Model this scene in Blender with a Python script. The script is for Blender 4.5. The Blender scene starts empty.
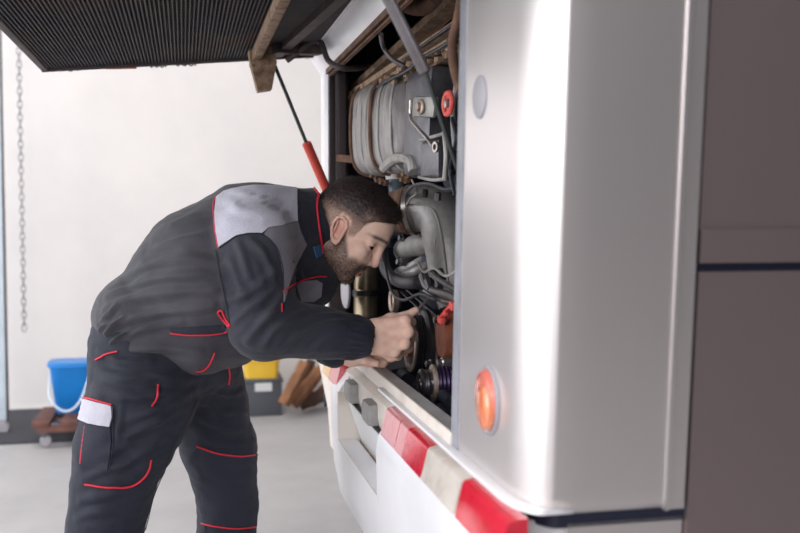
import bpy, bmesh, math, random
import numpy as np
from mathutils import Vector, Matrix, noise
from mathutils.bvhtree import BVHTree
from mathutils.geometry import delaunay_2d_cdt
random.seed(7); rng = np.random.default_rng(7)
R = math.radians
scn = bpy.context.scene
col = scn.collection

# ------------------------------------------------------------------ camera
F = 1000.0; YAW = R(12.2); PIT = R(2.95); CAM = Vector((0, 0, 1.25))
fwd = Vector((math.sin(YAW)*math.cos(PIT), math.cos(YAW)*math.cos(PIT), -math.sin(PIT)))
rgt = Vector((math.cos(YAW), -math.sin(YAW), 0)); upv = rgt.cross(fwd)
def ray(px, py): return (fwd + rgt*((px-400)/F) + upv*((266.5-py)/F))
def PX(px, py, X): d = ray(px, py); return CAM + d*((X-CAM.x)/d.x)
def PY(px, py, Y): d = ray(px, py); return CAM + d*((Y-CAM.y)/d.y)
def PZ(px, py, Z): d = ray(px, py); return CAM + d*((Z-CAM.z)/d.z)
def yat(px, X): return PX(px, 215, X).y
def xat(px, Y): return PY(px, 215, Y).x
def px2m(n, p): return n*((Vector(p)-CAM).dot(fwd))/F
cd = bpy.data.cameras.new('camera'); cam = bpy.data.objects.new('camera', cd); col.objects.link(cam)
cam.matrix_world = Matrix(((rgt.x, upv.x, -fwd.x, 0), (rgt.y, upv.y, -fwd.y, 0), (rgt.z, upv.z, -fwd.z, 1.25), (0, 0, 0, 1)))
cd.sensor_width = 36; cd.lens = 45; cd.clip_start = .05
cd.dof.use_dof = True; cd.dof.focus_distance = 2.3; cd.dof.aperture_fstop = 3.4
scn.camera = cam

# ------------------------------------------------------------------ materials
def lin(c): return tuple(((v/255)/12.92 if v/255 <= .04045 else ((v/255+.055)/1.055)**2.4) for v in c)+(1,)
def mat(name, rgb, rough=.5, metal=0, rgb2=None, nscale=8, nlo=.4, nhi=.65, bump=0, bscale=60, coat=0, sheen=0, stretch=None, attr=None, trans=0, sss=0, spec=.5, rgb3=None, wave=None):
    m = bpy.data.materials.new(name); m.use_nodes = True
    nt = m.node_tree; b = nt.nodes['Principled BSDF']; L = nt.links.new; N = nt.nodes.new
    b.inputs['Base Color'].default_value = lin(rgb); b.inputs['Roughness'].default_value = rough
    b.inputs['Metallic'].default_value = metal; b.inputs['Coat Weight'].default_value = coat
    b.inputs['Coat Roughness'].default_value = .12
    b.inputs['Sheen Weight'].default_value = sheen; b.inputs['Specular IOR Level'].default_value = spec
    b.inputs['Transmission Weight'].default_value = trans
    if sss:
        b.inputs['Subsurface Weight'].default_value = sss; b.inputs['Subsurface Radius'].default_value = (.01, .004, .002)
        b.inputs['Subsurface Scale'].default_value = 1.0
    tc = N('ShaderNodeTexCoord'); mp = N('ShaderNodeMapping'); L(tc.outputs['Object'], mp.inputs[0])
    if stretch: mp.inputs['Scale'].default_value = stretch
    cur = None
    if rgb2:
        n = N('ShaderNodeTexNoise'); n.inputs['Scale'].default_value = nscale; n.inputs['Detail'].default_value = 6
        n.inputs['Roughness'].default_value = .65
        L(mp.outputs[0], n.inputs['Vector']); cr = N('ShaderNodeValToRGB')
        cr.color_ramp.elements[0].position = nlo; cr.color_ramp.elements[1].position = nhi
        cr.color_ramp.elements[0].color = lin(rgb); cr.color_ramp.elements[1].color = lin(rgb2)
        if rgb3:
            e = cr.color_ramp.elements.new(min(1, nhi+.12)); e.color = lin(rgb3)
        L(n.outputs[0], cr.inputs[0]); cur = cr.outputs[0]
    if attr:
        a = N('ShaderNodeAttribute'); a.attribute_name = attr[0]; mx = N('ShaderNodeMix'); mx.data_type = 'RGBA'
        L(a.outputs['Fac'], mx.inputs[0])
        if cur: L(cur, mx.inputs[6])
        else: mx.inputs[6].default_value = lin(rgb)
        mx.inputs[7].default_value = lin(attr[1]); cur = mx.outputs[2]
        if len(attr) > 2:
            a = N('ShaderNodeAttribute'); a.attribute_name = attr[2]; mx = N('ShaderNodeMix'); mx.data_type = 'RGBA'
            L(a.outputs['Fac'], mx.inputs[0]); L(cur, mx.inputs[6]); mx.inputs[7].default_value = lin(attr[3]); cur = mx.outputs[2]
    if cur: L(cur, b.inputs['Base Color'])
    if bump:
        n = N('ShaderNodeTexNoise'); n.inputs['Scale'].default_value = bscale; n.inputs['Detail'].default_value = 4
        L(mp.outputs[0], n.inputs['Vector']); bp = N('ShaderNodeBump'); bp.inputs['Strength'].default_value = bump
        bp.inputs['Distance'].default_value = .004
        L(n.outputs[0], bp.inputs['Height']); L(bp.outputs[0], b.inputs['Normal'])
    if wave:
        w = N('ShaderNodeTexWave'); w.wave_type = 'BANDS'; w.bands_direction = wave[0]; w.inputs['Scale'].default_value = wave[1]
        L(tc.outputs['Object'], w.inputs[0]); bp = N('ShaderNodeBump'); bp.inputs['Strength'].default_value = wave[2]
        bp.inputs['Distance'].default_value = .003
        L(w.outputs[1], bp.inputs['Height']); L(bp.outputs[0], b.inputs['Normal'])
    return m
M = {}
M['white'] = mat('white_paint', (226, 224, 228), .38, 0, coat=.3, rgb2=(216, 213, 216), nscale=3)
M['silver'] = mat('silver_paint', (228, 221, 220), .38, .87, coat=.05, rgb2=(225, 219, 218), nscale=2)
M['panel'] = mat('taupe_metallic_paint', (142, 127, 127), .42, .65, coat=.1)
M['dark'] = mat('blackened_steel', (40, 41, 60), .7, 0, rgb2=(27, 28, 44), nscale=9, bump=.3)
M['mesh'] = mat('hatch_mesh', (46, 44, 52), .6, .3, rgb2=(84, 60, 50), nscale=4, nlo=.45, nhi=.75, bump=.2)
M['liner'] = mat('hatch_liner', (37, 35, 42), .8, 0, rgb2=(62, 50, 45), nscale=5, bump=.3, bscale=25)
M['frame'] = mat('dirty_frame_steel', (62, 56, 60), .6, .2, rgb2=(96, 74, 62), nscale=12, nlo=.45, nhi=.7, bump=.3)
M['rust'] = mat('dusty_brown_steel', (112, 84, 66), .8, 0, rgb2=(164, 138, 114), nscale=26, nlo=.35, nhi=.6, rgb3=(60, 44, 40), bump=.5, bscale=50)
M['rustd'] = mat('dark_rust', (88, 62, 52), .8, 0, rgb2=(126, 92, 70), nscale=16, bump=.5, bscale=60)
M['cream'] = mat('cream_dusty_lip', (218, 208, 200), .55, 0, rgb2=(190, 174, 160), nscale=10, nlo=.5, nhi=.8)
M['grey'] = mat('grey_edge_strip', (150, 150, 158), .5, .1, rgb2=(120, 120, 126), nscale=12)
M['greyl'] = mat('light_grey_sill', (196, 194, 196), .5, .1, rgb2=(176, 172, 172), nscale=14)
M['tank'] = mat('grimy_aluminium', (138, 135, 132), .55, .35, rgb2=(176, 172, 166), nscale=9, rgb3=(104, 96, 90), bump=.4, bscale=30)
M['tankm'] = mat('streaked_grimy_aluminium', (116, 110, 110), .5, .3, rgb2=(156, 150, 148), nscale=10, rgb3=(72, 62, 58), nlo=.35, nhi=.6, bump=.8, bscale=16, stretch=(1, 2.2, .6))
M['shield'] = mat('dark_shield_steel', (84, 82, 88), .4, .5, rgb2=(120, 118, 122), nscale=9, bump=.3)
M['steel'] = mat('oily_steel', (110, 108, 112), .35, .8, rgb2=(70, 66, 68), nscale=12, bump=.2)
M['bright'] = mat('bright_steel', (190, 184, 180), .3, .85, rgb2=(150, 140, 132), nscale=20)
M['duct'] = mat('cast_aluminium_duct', (158, 155, 153), .45, .3, rgb2=(128, 122, 120), nscale=8, bump=.25, bscale=80)
M['rubber'] = mat('black_rubber', (29, 30, 39), .5, 0, rgb2=(44, 44, 52), nscale=10, bump=.2)
M['rubgrey'] = mat('worn_grey_rubber', (150, 147, 145), .5, 0, rgb2=(126, 122, 122), nscale=10)
M['bluesteel'] = mat('blued_pipe', (62, 76, 92), .35, .5, rgb2=(96, 104, 112), nscale=8)
M['pulley'] = mat('pulley_steel', (92, 90, 98), .35, .7, rgb2=(84, 78, 80), nscale=14)
M['rim'] = mat('worn_pulley_rim', (184, 164, 150), .4, .4, rgb2=(136, 116, 106), nscale=20)
M['brass'] = mat('brassy_filter_can', (150, 134, 108), .32, .6, rgb2=(110, 98, 84), nscale=9)
M['pulpurple'] = mat('purple_tinted_pulley', (66, 52, 84), .3, .6)
M['redpl'] = mat('red_bracket', (214, 92, 84), .55, 0, rgb2=(190, 66, 60), nscale=30)
M['orange'] = mat('orange_rust', (176, 96, 66), .7, 0, rgb2=(130, 78, 60), nscale=20)
M['strutred'] = mat('red_strut_paint', (200, 76, 62), .45, 0, rgb2=(190, 60, 52), nscale=10)
M['strutgrey'] = mat('grey_strut_tube', (116, 112, 116), .4, .5, rgb2=(90, 84, 86), nscale=10)
M['strutrod'] = mat('dark_rod', (66, 70, 68), .4, .5)
M['lensr'] = mat('red_lens', (214, 38, 60), .16, 0, coat=1, rgb2=(196, 28, 46), nscale=30)
M['lensp'] = mat('red_lens_painted_glare', (214, 138, 142), .3, 0, coat=.8, rgb2=(206, 122, 128), nscale=40)  # red lens colour made paler to stand in for its glossy reflection
M['lensc'] = mat('clear_lens', (212, 202, 194), .25, 0, coat=.6, rgb2=(190, 176, 166), nscale=14)
M['lensa'] = mat('amber_lens', (214, 164, 96), .3, 0, coat=.6)
M['lenso'] = mat('orange_lens', (228, 140, 92), .18, 0, coat=1, rgb2=(206, 92, 58), nscale=25)
M['lenso2'] = mat('red_orange_lens', (214, 116, 100), .2, 0, coat=1)
M['plug'] = mat('grey_plug', (150, 146, 152), .55)
M['chrome'] = mat('brushed_trim', (206, 200, 200), .28, .7)
M['seal'] = mat('dark_seal', (58, 48, 50), .7)
M['navygap'] = mat('navy_gap', (22, 26, 48), .6)
M['plate'] = mat('number_plate_white', (238, 240, 242), .35, coat=.3)
M['jacket'] = mat('charcoal_workwear', (62, 60, 66), .82, 0, sheen=.1, rgb2=(54, 53, 60), nscale=5, bump=.35, bscale=260, attr=('navy', (25, 28, 44)))
M['yoke'] = mat('light_grey_workwear', (184, 181, 193), .85, 0, sheen=.2, rgb2=(170, 167, 180), nscale=8, bump=.35, bscale=200)
M['yoked'] = mat('mid_grey_workwear', (110, 107, 116), .85, 0, sheen=.2, bump=.3, bscale=200)
M['navy'] = mat('navy_workwear', (25, 28, 44), .8, 0, sheen=.05, rgb2=(20, 23, 37), nscale=7, bump=.35, bscale=260)
M['knee'] = mat('dark_knee_patch', (33, 35, 50), .85, 0, sheen=.05, bump=.4, bscale=300)
M['pipe'] = mat('red_piping', (206, 34, 56), .6)
M['bluetag'] = mat('blue_tag', (38, 92, 140), .6)
M['skin'] = mat('skin', (240, 204, 186), .5, 0, rgb2=(234, 192, 172), nscale=14, bump=.12, bscale=220, attr=('stub', (64, 46, 40), 'red', (196, 106, 92)), sss=.12, spec=.4)
M['hair'] = mat('dark_brown_hair', (58, 44, 42), .5, 0, rgb2=(40, 30, 30), nscale=60, spec=.4, attr=('edge', (128, 98, 86)))
M['eyew'] = mat('eye_white', (216, 206, 200), .2, attr=('iris', (50, 36, 28)))
M['boot'] = mat('boot_leather', (40, 38, 40), .5, bump=.2)
M['wood'] = mat('driver_wood', (150, 92, 66), .4, 0, rgb2=(124, 74, 56), nscale=20)
M['bucket'] = mat('blue_plastic', (14, 122, 200), .35, 0, rgb2=(12, 110, 188), nscale=5)
M['handle'] = mat('pale_handle', (196, 208, 220), .4)
M['dolly'] = mat('rusty_dolly_wood', (110, 72, 62), .8, 0, rgb2=(80, 52, 48), nscale=12, bump=.4)
M['mat'] = mat('dark_rubber_mat', (52, 52, 60), .8, bump=.3)
M['yellow'] = mat('yellow_plastic', (232, 190, 60), .45, 0, rgb2=(222, 176, 52), nscale=5)
M['boxgrey'] = mat('dark_grey_plastic', (74, 76, 84), .55)
M['paper'] = mat('paper_label', (206, 206, 208), .7)
M['log'] = mat('split_firewood', (150, 104, 72), .85, 0, rgb2=(98, 64, 46), nscale=8, bump=.5, stretch=(1, 1, .3))
M['log2'] = mat('dark_bark_wood', (92, 66, 54), .9, 0, rgb2=(64, 46, 40), nscale=10, bump=.6)
M['galv'] = mat('galvanised_steel', (208, 220, 228), .4, .2, rgb2=(190, 204, 214), nscale=6)
M['chain'] = mat('chain_steel', (168, 166, 170), .4, .5)
M['wall'] = mat('painted_wall', (226, 221, 220), .9, 0, rgb2=(219, 214, 214), nscale=1.3, bump=.08, bscale=40)
M['floor'] = mat('grey_concrete', (172, 170, 172), .55, 0, rgb2=(158, 156, 159), nscale=2.2, nlo=.35, nhi=.7, bump=.12, bscale=30)
M['ceil'] = mat('ceiling_panel', (226, 224, 220), .9)
M['wallw'] = mat('side_wall', (168, 164, 164), .9)
M['walld'] = mat('grey_rear_wall', (84, 80, 84), .9, rgb2=(76, 72, 76), nscale=1)

# ------------------------------------------------------------------ mesh helpers
def frame_of(d):
    d = Vector(d).normalized(); a = Vector((0, 0, 1)) if abs(d.z) < .9 else Vector((1, 0, 0))
    u = d.cross(a).normalized(); return d, u, d.cross(u).normalized()
def spline(P, n=6):
    P = [Vector(p) for p in P]
    if len(P) < 3: return P
    Q = [P[0]*2-P[1]]+P+[P[-1]*2-P[-2]]; out = []
    for i in range(1, len(Q)-2):
        a, b, c, d = Q[i-1:i+3]
        for k in range(n):
            t = k/n
            out.append(.5*((2*b)+(c-a)*t+(2*a-5*b+4*c-d)*t*t+(3*b-a-3*c+d)*t**3))
    out.append(P[-1]); return out
class MB:
    def __init__(s): s.v = []; s.f = []
    def add(s, V, Fs):
        o = len(s.v); s.v += [Vector(p) for p in V]; s.f += [tuple(i+o for i in f) for f in Fs]; return s
    def box(s, lo, hi, bev=0):
        lo, hi = Vector(lo), Vector(hi)
        bm = bmesh.new(); bmesh.ops.create_cube(bm, size=1)
        for v in bm.verts: v.co = Vector(((lo[i]+hi[i])/2+v.co[i]*(hi[i]-lo[i]) for i in range(3)))
        if bev: bmesh.ops.bevel(bm, geom=bm.edges[:], offset=bev, segments=2, affect='EDGES', profile=.6)
        s.bm(bm); return s
    def bm(s, bm):
        bm.verts.index_update(); s.add([v.co.copy() for v in bm.verts], [[v.index for v in f.verts] for f in bm.faces]); bm.free(); return s
    def obox(s, c, ax, ay, az, bev=0):   # oriented box: centre + half axes
        c, ax, ay, az = map(Vector, (c, ax, ay, az)); bm = bmesh.new(); bmesh.ops.create_cube(bm, size=2)
        for v in bm.verts: v.co = c+ax*v.co.x+ay*v.co.y+az*v.co.z
        if bev: bmesh.ops.bevel(bm, geom=bm.edges[:], offset=bev, segments=2, affect='EDGES', profile=.6)
        return s.bm(bm)
    def beam(s, a, b, w, h, up=(0, 0, 1), bev=0):
        a, b = Vector(a), Vector(b); d = (b-a)/2; u = d.cross(Vector(up)).normalized(); t = u.cross(d).normalized()
        return s.obox((a+b)/2, d, u*w/2, t*h/2, bev)
    def tube(s, P, r, n=12, sm=0, cap=True, ysc=1):
        P = spline(P, sm) if sm else [Vector(p) for p in P]; m = len(P)
        rr = [r]*m if not hasattr(r, '__len__') else [np.interp(i/(m-1), np.linspace(0, 1, len(r)), r) for i in range(m)]
        V = []; Fs = []; d0, u, w = frame_of(P[1]-P[0])
        for i in range(m):
            d = (P[min(i+1, m-1)]-P[max(i-1, 0)]).normalized(); u = (u-d*u.dot(d)).normalized(); w = d.cross(u)
            for k in range(n):
                a = 2*math.pi*k/n; V.append(P[i]+(u*math.cos(a)+w*math.sin(a)*ysc)*rr[i])
        for i in range(m-1):
            for k in range(n): Fs.append((i*n+k, i*n+(k+1) % n, (i+1)*n+(k+1) % n, (i+1)*n+k))
        if cap: Fs += [tuple(range(n))[::-1], tuple((m-1)*n+k for k in range(n))]
        return s.add(V, Fs)
    def lathe(s, c, ax, prof, n=32, closed=False):   # prof: list of (along, radius)
        c = Vector(c); d, u, w = frame_of(ax); V = []; Fs = []
        for (t, r) in prof:
            for k in range(n):
                a = 2*math.pi*k/n; V.append(c+d*t+(u*math.cos(a)+w*math.sin(a))*max(r, 1e-5))
        m = len(prof)
        for i in range(m if closed else m-1):
            j = (i+1) % m
            for k in range(n): Fs.append((i*n+k, i*n+(k+1) % n, j*n+(k+1) % n, j*n+k))
        if not closed: Fs += [tuple(range(n))[::-1], tuple((m-1)*n+k for k in range(n))]
        return s.add(V, Fs)
    def prism(s, poly, off):   # closed polygon of 3D points extruded by off
        n = len(poly); P = [Vector(p) for p in poly]; off = Vector(off)
        return s.add(P+[p+off for p in P], [tuple(range(n))[::-1], tuple(range(n, 2*n))]+[(i, (i+1) % n, (i+1) % n+n, i+n) for i in range(n)])
    def sheet(s, rows, th):    # grid of points, thickened along given vector
        m, n = len(rows), len(rows[0]); V = [Vector(p) for r_ in rows for p in r_]; T = Vector(th)
        W = V+[p+T for p in V]; o = m*n; Fs = []
        for i in range(m-1):
            for j in range(n-1):
                a, b, c, d = i*n+j, i*n+j+1, (i+1)*n+j+1, (i+1)*n+j
                Fs += [(a, b, c, d), (a+o, d+o, c+o, b+o)]
        B = [j for j in range(n)]+[i*n+n-1 for i in range(1, m)]+[(m-1)*n+j for j in range(n-2, -1, -1)]+[i*n for i in range(m-2, 0, -1)]
        for i in range(len(B)): a, b = B[i], B[(i+1) % len(B)]; Fs.append((a, a+o, b+o, b))
        return s.add(W, Fs)
def wloc(o):
    v = Vector((0, 0, 0))
    while o: v += o.location; o = o.parent
    return v
def obj(name, mb, m, parent=None, ang=35, kind=None, label=None, fix=True):
    me = bpy.data.meshes.new(name); L = wloc(parent) if parent else Vector((0, 0, 0))
    me.from_pydata([v-L for v in mb.v], [], mb.f)
    if fix:
        bm = bmesh.new(); bm.from_mesh(me); bmesh.ops.recalc_face_normals(bm, faces=bm.faces); bm.to_mesh(me); bm.free()
    me.shade_smooth()
    me.set_sharp_from_angle(angle=R(ang))
    me.materials.append(M[m] if isinstance(m, str) else m)
    o = bpy.data.objects.new(name, me); col.objects.link(o); o.parent = parent
    if kind: o['kind'] = kind
    if label: o['label'] = label
    return o
def thing(name, label, cat, loc, group=None):
    o = bpy.data.objects.new(name, None); col.objects.link(o); o.location = loc; o.empty_display_size = .1
    o['label'] = label; o['category'] = cat
    if group: o['group'] = group
    return o
def origin(o, loc):
    d = Vector(loc)-o.location; o.data.transform(Matrix.Translation(-d)); o.location = loc
def tag(o, label, cat, group=None):
    o['label'] = label; o['category'] = cat
    if group: o['group'] = group
    return o

# ------------------------------------------------------------------ signed-distance modelling
class SDF:
    def __init__(s, lo, hi, h):
        s.lo = np.array(lo, dtype=np.float32); s.h = h; s.n = np.ceil((np.array(hi)-np.array(lo))/h).astype(int)+1
        s.D = np.full(s.n, .05, dtype=np.float32)
    def sub(s, lo, hi):
        a = np.clip(np.floor((np.array(lo)-s.lo)/s.h).astype(int), 0, s.n); b = np.clip(np.ceil((np.array(hi)-s.lo)/s.h).astype(int)+1, 0, s.n)
        sl = tuple(slice(int(a[i]), int(b[i])) for i in range(3))
        g = np.meshgrid(*[s.lo[i]+s.h*np.arange(a[i], b[i], dtype=np.float32) for i in range(3)], indexing='ij', copy=False)
        return sl, g
    def op(s, fn, lo, hi, k, mode):
        mg = k+.012; sl, g = s.sub(np.array(lo)-mg, np.array(hi)+mg)
        if s.D[sl].size == 0: return
        d = fn(*g).astype(np.float32); a = s.D[sl]
        if mode == 'u': r_ = np.minimum(a, d)-(np.maximum(k-np.abs(a-d), 0)**2/(4*k) if k else 0)
        else:
            d = -d; r_ = np.maximum(a, d)+(np.maximum(k-np.abs(a-d), 0)**2/(4*k) if k else 0)
        s.D[sl] = r_
    def cone(s, a, b, ra, rb, k=.01, ys=1, mode='u', yc=None):
        a, b = np.array(a, float), np.array(b, float); ab = b-a; ys_ = np.array([1, ys, 1.]); q = ab/ys_; L2 = max(float(q@q), 1e-9)
        def fn(x, y, z):
            px_, py_, pz_ = x-a[0], (y-a[1])/ys, z-a[2]
            t = np.clip((px_*q[0]+py_*q[1]+pz_*q[2])/L2, 0, 1)
            return np.sqrt((px_-t*q[0])**2+(py_-t*q[1])**2+(pz_-t*q[2])**2)-(ra+t*(rb-ra))
        m_ = max(ra, rb)*max(ys, 1); s.op(fn, np.minimum(a, b)-m_, np.maximum(a, b)+m_, k, mode)
    def ell(s, c, r_, k=.01, rot=None, mode='u'):
        c = np.array(c, float); r_ = np.array(r_, float); Rm = np.eye(3) if rot is None else np.array(rot)
        def fn(x, y, z):
            p = [x-c[0], y-c[1], z-c[2]]
            q = [(Rm[0, i]*p[0]+Rm[1, i]*p[1]+Rm[2, i]*p[2]) for i in range(3)]
            k0 = np.sqrt(sum((q[i]/r_[i])**2 for i in range(3))); k1 = np.sqrt(sum((q[i]/r_[i]**2)**2 for i in range(3)))
            return k0*(k0-1)/np.maximum(k1, 1e-6)
        m_ = float(r_.max()); s.op(fn, c-m_, c+m_, k, mode)
    def mesh(s):
        D = s.D; S = D < 0; n = D.shape; h = s.h
        off = [(0, 0, 0), (1, 0, 0), (0, 1, 0), (1, 1, 0), (0, 0, 1), (1, 0, 1), (0, 1, 1), (1, 1, 1)]
        cnt = sum(S[o[0]:n[0]-1+o[0], o[1]:n[1]-1+o[1], o[2]:n[2]-1+o[2]].astype(np.int8) for o in off)
        I = np.argwhere((cnt > 0) & (cnt < 8)); vals = [D[I[:, 0]+o[0], I[:, 1]+o[1], I[:, 2]+o[2]] for o in off]
        pos = np.zeros((len(I), 3)); c = np.zeros(len(I))
        for a in range(8):
            for b in range(a+1, 8):
                if sum(abs(off[a][i]-off[b][i]) for i in range(3)) != 1: continue
                m_ = (vals[a] < 0) != (vals[b] < 0); t = vals[a]/np.where(m_, vals[a]-vals[b], 1)
                pos += np.where(m_[:, None], np.array(off[a])+t[:, None]*(np.array(off[b])-np.array(off[a])), 0); c += m_
        V = (I+pos/c[:, None])*h+s.lo; vid = np.full((n[0]-1, n[1]-1, n[2]-1), -1, dtype=np.int64); vid[I[:, 0], I[:, 1], I[:, 2]] = np.arange(len(I))
        Fs = []
        for ax in range(3):
            u, w = (ax+1) % 3, (ax+2) % 3
            A = np.take(S, range(n[ax]-1), ax); B = np.take(S, range(1, n[ax]), ax); E = np.argwhere(A != B)
            E = E[(E[:, u] > 0) & (E[:, w] > 0) & (E[:, u] < n[u]-1) & (E[:, w] < n[w]-1)]
            def g(du, dw):
                J = E.copy(); J[:, u] += du; J[:, w] += dw; return vid[J[:, 0], J[:, 1], J[:, 2]]
            q = np.stack([g(-1, -1), g(0, -1), g(0, 0), g(-1, 0)], 1); fl = S[E[:, 0], E[:, 1], E[:, 2]]
            q[~fl] = q[~fl][:, ::-1]; Fs.append(q)
        Fs = np.concatenate(Fs); Fs = Fs[(Fs >= 0).all(1)]
        return V, Fs
def relax(V, Fs, it=2, f=.5):
    n = len(V)
    for _ in range(it):
        acc = np.zeros_like(V); c = np.zeros(n)
        for a, b in ((0, 1), (1, 2), (2, 3), (3, 0)):
            np.add.at(acc, Fs[:, a], V[Fs[:, b]]); np.add.at(acc, Fs[:, b], V[Fs[:, a]]); np.add.at(c, Fs[:, a], 1); np.add.at(c, Fs[:, b], 1)
        V = V*(1-f)+acc/np.maximum(c, 1)[:, None]*f
    return V
def normals(V, Fs):
    fn = np.cross(V[Fs[:, 2]]-V[Fs[:, 0]], V[Fs[:, 3]]-V[Fs[:, 1]]); N = np.zeros_like(V)
    for i in range(4): np.add.at(N, Fs[:, i], fn)
    return N/np.maximum(np.linalg.norm(N, axis=1), 1e-12)[:, None]
def npmesh(name, V, Fs, m, parent=None, attrs=None):
    L = np.array(wloc(parent)) if parent else 0
    me = bpy.data.meshes.new(name); me.from_pydata((V-L).tolist(), [], Fs.tolist())
    me.shade_smooth(); me.materials.append(M[m])
    for k, a in (attrs or {}).items():
        at = me.attributes.new(k, 'FLOAT', 'POINT'); at.data.foreach_set('value', np.asarray(a, dtype=np.float32))
    o = bpy.data.objects.new(name, me); col.objects.link(o); o.parent = parent; return o
def smooth01(x, a, b): t = np.clip((x-a)/(b-a), 0, 1); return t*t*(3-2*t)
def segdist(V, P):
    P = np.array([list(p) for p in P]); best = np.full(len(V), 1e9); along = np.zeros(len(V)); L = len(P)-1
    for i in range(L):
        a, b = P[i], P[i+1]; ab = b-a; t = np.clip(((V-a)@ab)/max(ab@ab, 1e-12), 0, 1); d = np.linalg.norm(V-(a+t[:, None]*ab), axis=1)
        m_ = d < best; best[m_] = d[m_]; along[m_] = (i+t[m_])/L
    return best, along
def pixV(V):
    d = V-np.array(CAM); z = d@np.array(fwd); return 400+F*(d@np.array(rgt))/z, 266.5-F*(d@np.array(upv))/z
def bvh_of(V, Fs): return BVHTree.FromPolygons([tuple(v) for v in V], [tuple(f) for f in Fs.tolist()])
def hit(bv, px, py):
    d = ray(px, py).normalized()
    for e in range(0, 14):     # step towards the surface if the ray just misses the silhouette
        for s_ in ((0, 0),) if e == 0 else ((0, e), (e, 0), (-e, 0), (0, -e)):
            q = ray(px+s_[0], py+s_[1]).normalized(); loc, nrm, i, dist = bv.ray_cast(CAM, q)
            if loc is not None: return loc, nrm
    return None, None
def folds(V, Fs, bv, L):
    N = normals(V, Fs)
    for (pts, A, w) in L:
        P = []
        for k, p in enumerate(pts):
            h_, n_ = hit(bv, *p)
            if h_ is not None: P.append(h_)
        if len(P) < 2: continue
        P = spline(P, 5); d, t = segdist(V, P); e = np.sin(np.pi*np.clip(t*.9+.05, 0, 1))**.6
        V = V+N*(A*e*(np.exp(-(d/w)**2)-.55*np.exp(-((d-1.9*w)/w)**2)))[:, None]
    return V
def seam(name, bv, pts, parent, r_=.0019, m='pipe', n=5, lift=.0022):
    P = []
    q = spline([Vector((p[0], p[1], 0)) for p in pts], n)
    for p in q:
        h_, n_ = hit(bv, p.x, p.y)
        if h_ is not None: P.append(h_+n_*lift)
    return obj(name, MB().tube(P, r_, 7), m, parent, 80)
def patch(name, bv, poly, parent, m, off=.0032, step=4, th=.0018, sm=0, label=None):
    B = []
    q = [Vector((p[0], p[1], 0)) for p in poly]
    for i in range(len(q)):
        a, b = q[i], q[(i+1) % len(q)]; k = max(1, int((b-a).length/step))
        B += [a+(b-a)*(j/k) for j in range(k)]
    xs = [p.x for p in B]; ys = [p.y for p in B]; pts = [Vector((p.x, p.y)) for p in B]; nb = len(pts)
    def inside(x, y):
        c = False
        for i in range(nb):
            a, b = pts[i], pts[i-1]
            if (a.y > y) != (b.y > y) and x < (b.x-a.x)*(y-a.y)/(b.y-a.y)+a.x: c = not c
        return c
    y = min(ys)
    while y < max(ys):
        x = min(xs)
        while x < max(xs):
            if inside(x, y) and min((Vector((x, y))-p).length for p in pts[:nb]) > step*.6: pts.append(Vector((x, y)))
            x += step
        y += step
    vs, es, fs, _, _, _ = delaunay_2d_cdt(pts, [(i, (i+1) % nb) for i in range(nb)], [], 1, 1e-4)
    V = []; N = []
    for v in vs:
        h_, n_ = hit(bv, v.x, v.y); V.append(h_+n_*off); N.append(n_)
    mb = MB(); n0 = len(V); fs = [tuple(f) for f in fs]
    edges = {}
    for f in fs:
        for i in range(len(f)):
            e = (f[i], f[(i+1) % len(f)]); edges[e] = 1
    rimf = [(a, b, b+n0, a+n0) for (a, b) in edges if (b, a) not in edges]
    mb.add(V+[p-n*(th+off) for p, n in zip(V, N)], fs+[tuple(i+n0 for i in f[::-1]) for f in fs]+rimf)
    return obj(name, mb, m, parent, 60, label=label)

# ================================================================== THE ROOM
def struct(name, mb, m): o = obj(name, mb, m, None, 35, kind='structure'); return o
YW = 6.75
struct('floor', MB().box((-5.2, -3.2, -.1), (6.2, YW+.2, 0)), 'floor')
struct('wall_back', MB().box((-5.2, YW, 0), (6.2, YW+.2, 4.6)), 'wall')
struct('wall_front', MB().box((-5.2, -3.2, 0), (6.2, -3, 4.6)), 'walld')
struct('wall_right', MB().box((6, -3, 0), (6.2, YW, 4.6)), 'wallw')
# left wall: piers and lintel round a wide, high garage doorway
struct('wall_left', MB().box((-5.2, -3, 0), (-5, -1.6, 4.6)).box((-5.2, YW-.5, 0), (-5, YW, 4.6)).box((-5.2, -1.6, 4.0), (-5, YW-.5, 4.6)), 'wallw')
struct('ceiling', MB().box((-5.2, -3.2, 4.6), (6.2, YW+.2, 4.7)), 'ceil')
struct('baseboard_back', MB().box((-5, YW-.012, 0), (6, YW, .018)), 'wall')

# ================================================================== THE BUS
BUS = thing('bus', 'silver white bus with its rear engine hatch raised over an open engine bay', 'bus', (1.5, 2.3, 0))
XR = .44; YS = 1.213; RC = .036; RY = .10; LEAN = .068; ZS = .882; ZT = 1.69
def ln(z): return -(z-1.15)*LEAN
def plan(y0, y1x, x0=XR, ys=YS, r=RC, n=18):     # rear face, rounded corner, side face (plan view)
    P = [(x0, y0+(ys+RY-y0)*i/4) for i in range(4)]
    P += [(x0+r-r*math.cos(a), ys+RY-RY*math.sin(a)) for a in [math.pi/2*i/n for i in range(n+1)]]
    P += [(x0+r+(y1x-x0-r)*i/4, ys) for i in range(1, 5)]; return P
yb = yat(459.5, XR)
XT = xat(675, YS); XT2 = xat(699, YS)
Zs = [.852, .856, .866]+[.88+i*.08 for i in range(22)]
rows = []
for i, z in enumerate(Zs):
    ins = (.006, .002, 0)[i] if i < 3 else 0
    rows.append([(x+ins*(1 if j < 14 else 0), y+ln(z)+ins*(1 if j > 16 else 0)*1, z) for j, (x, y) in enumerate(plan(yb, XT))])
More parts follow.
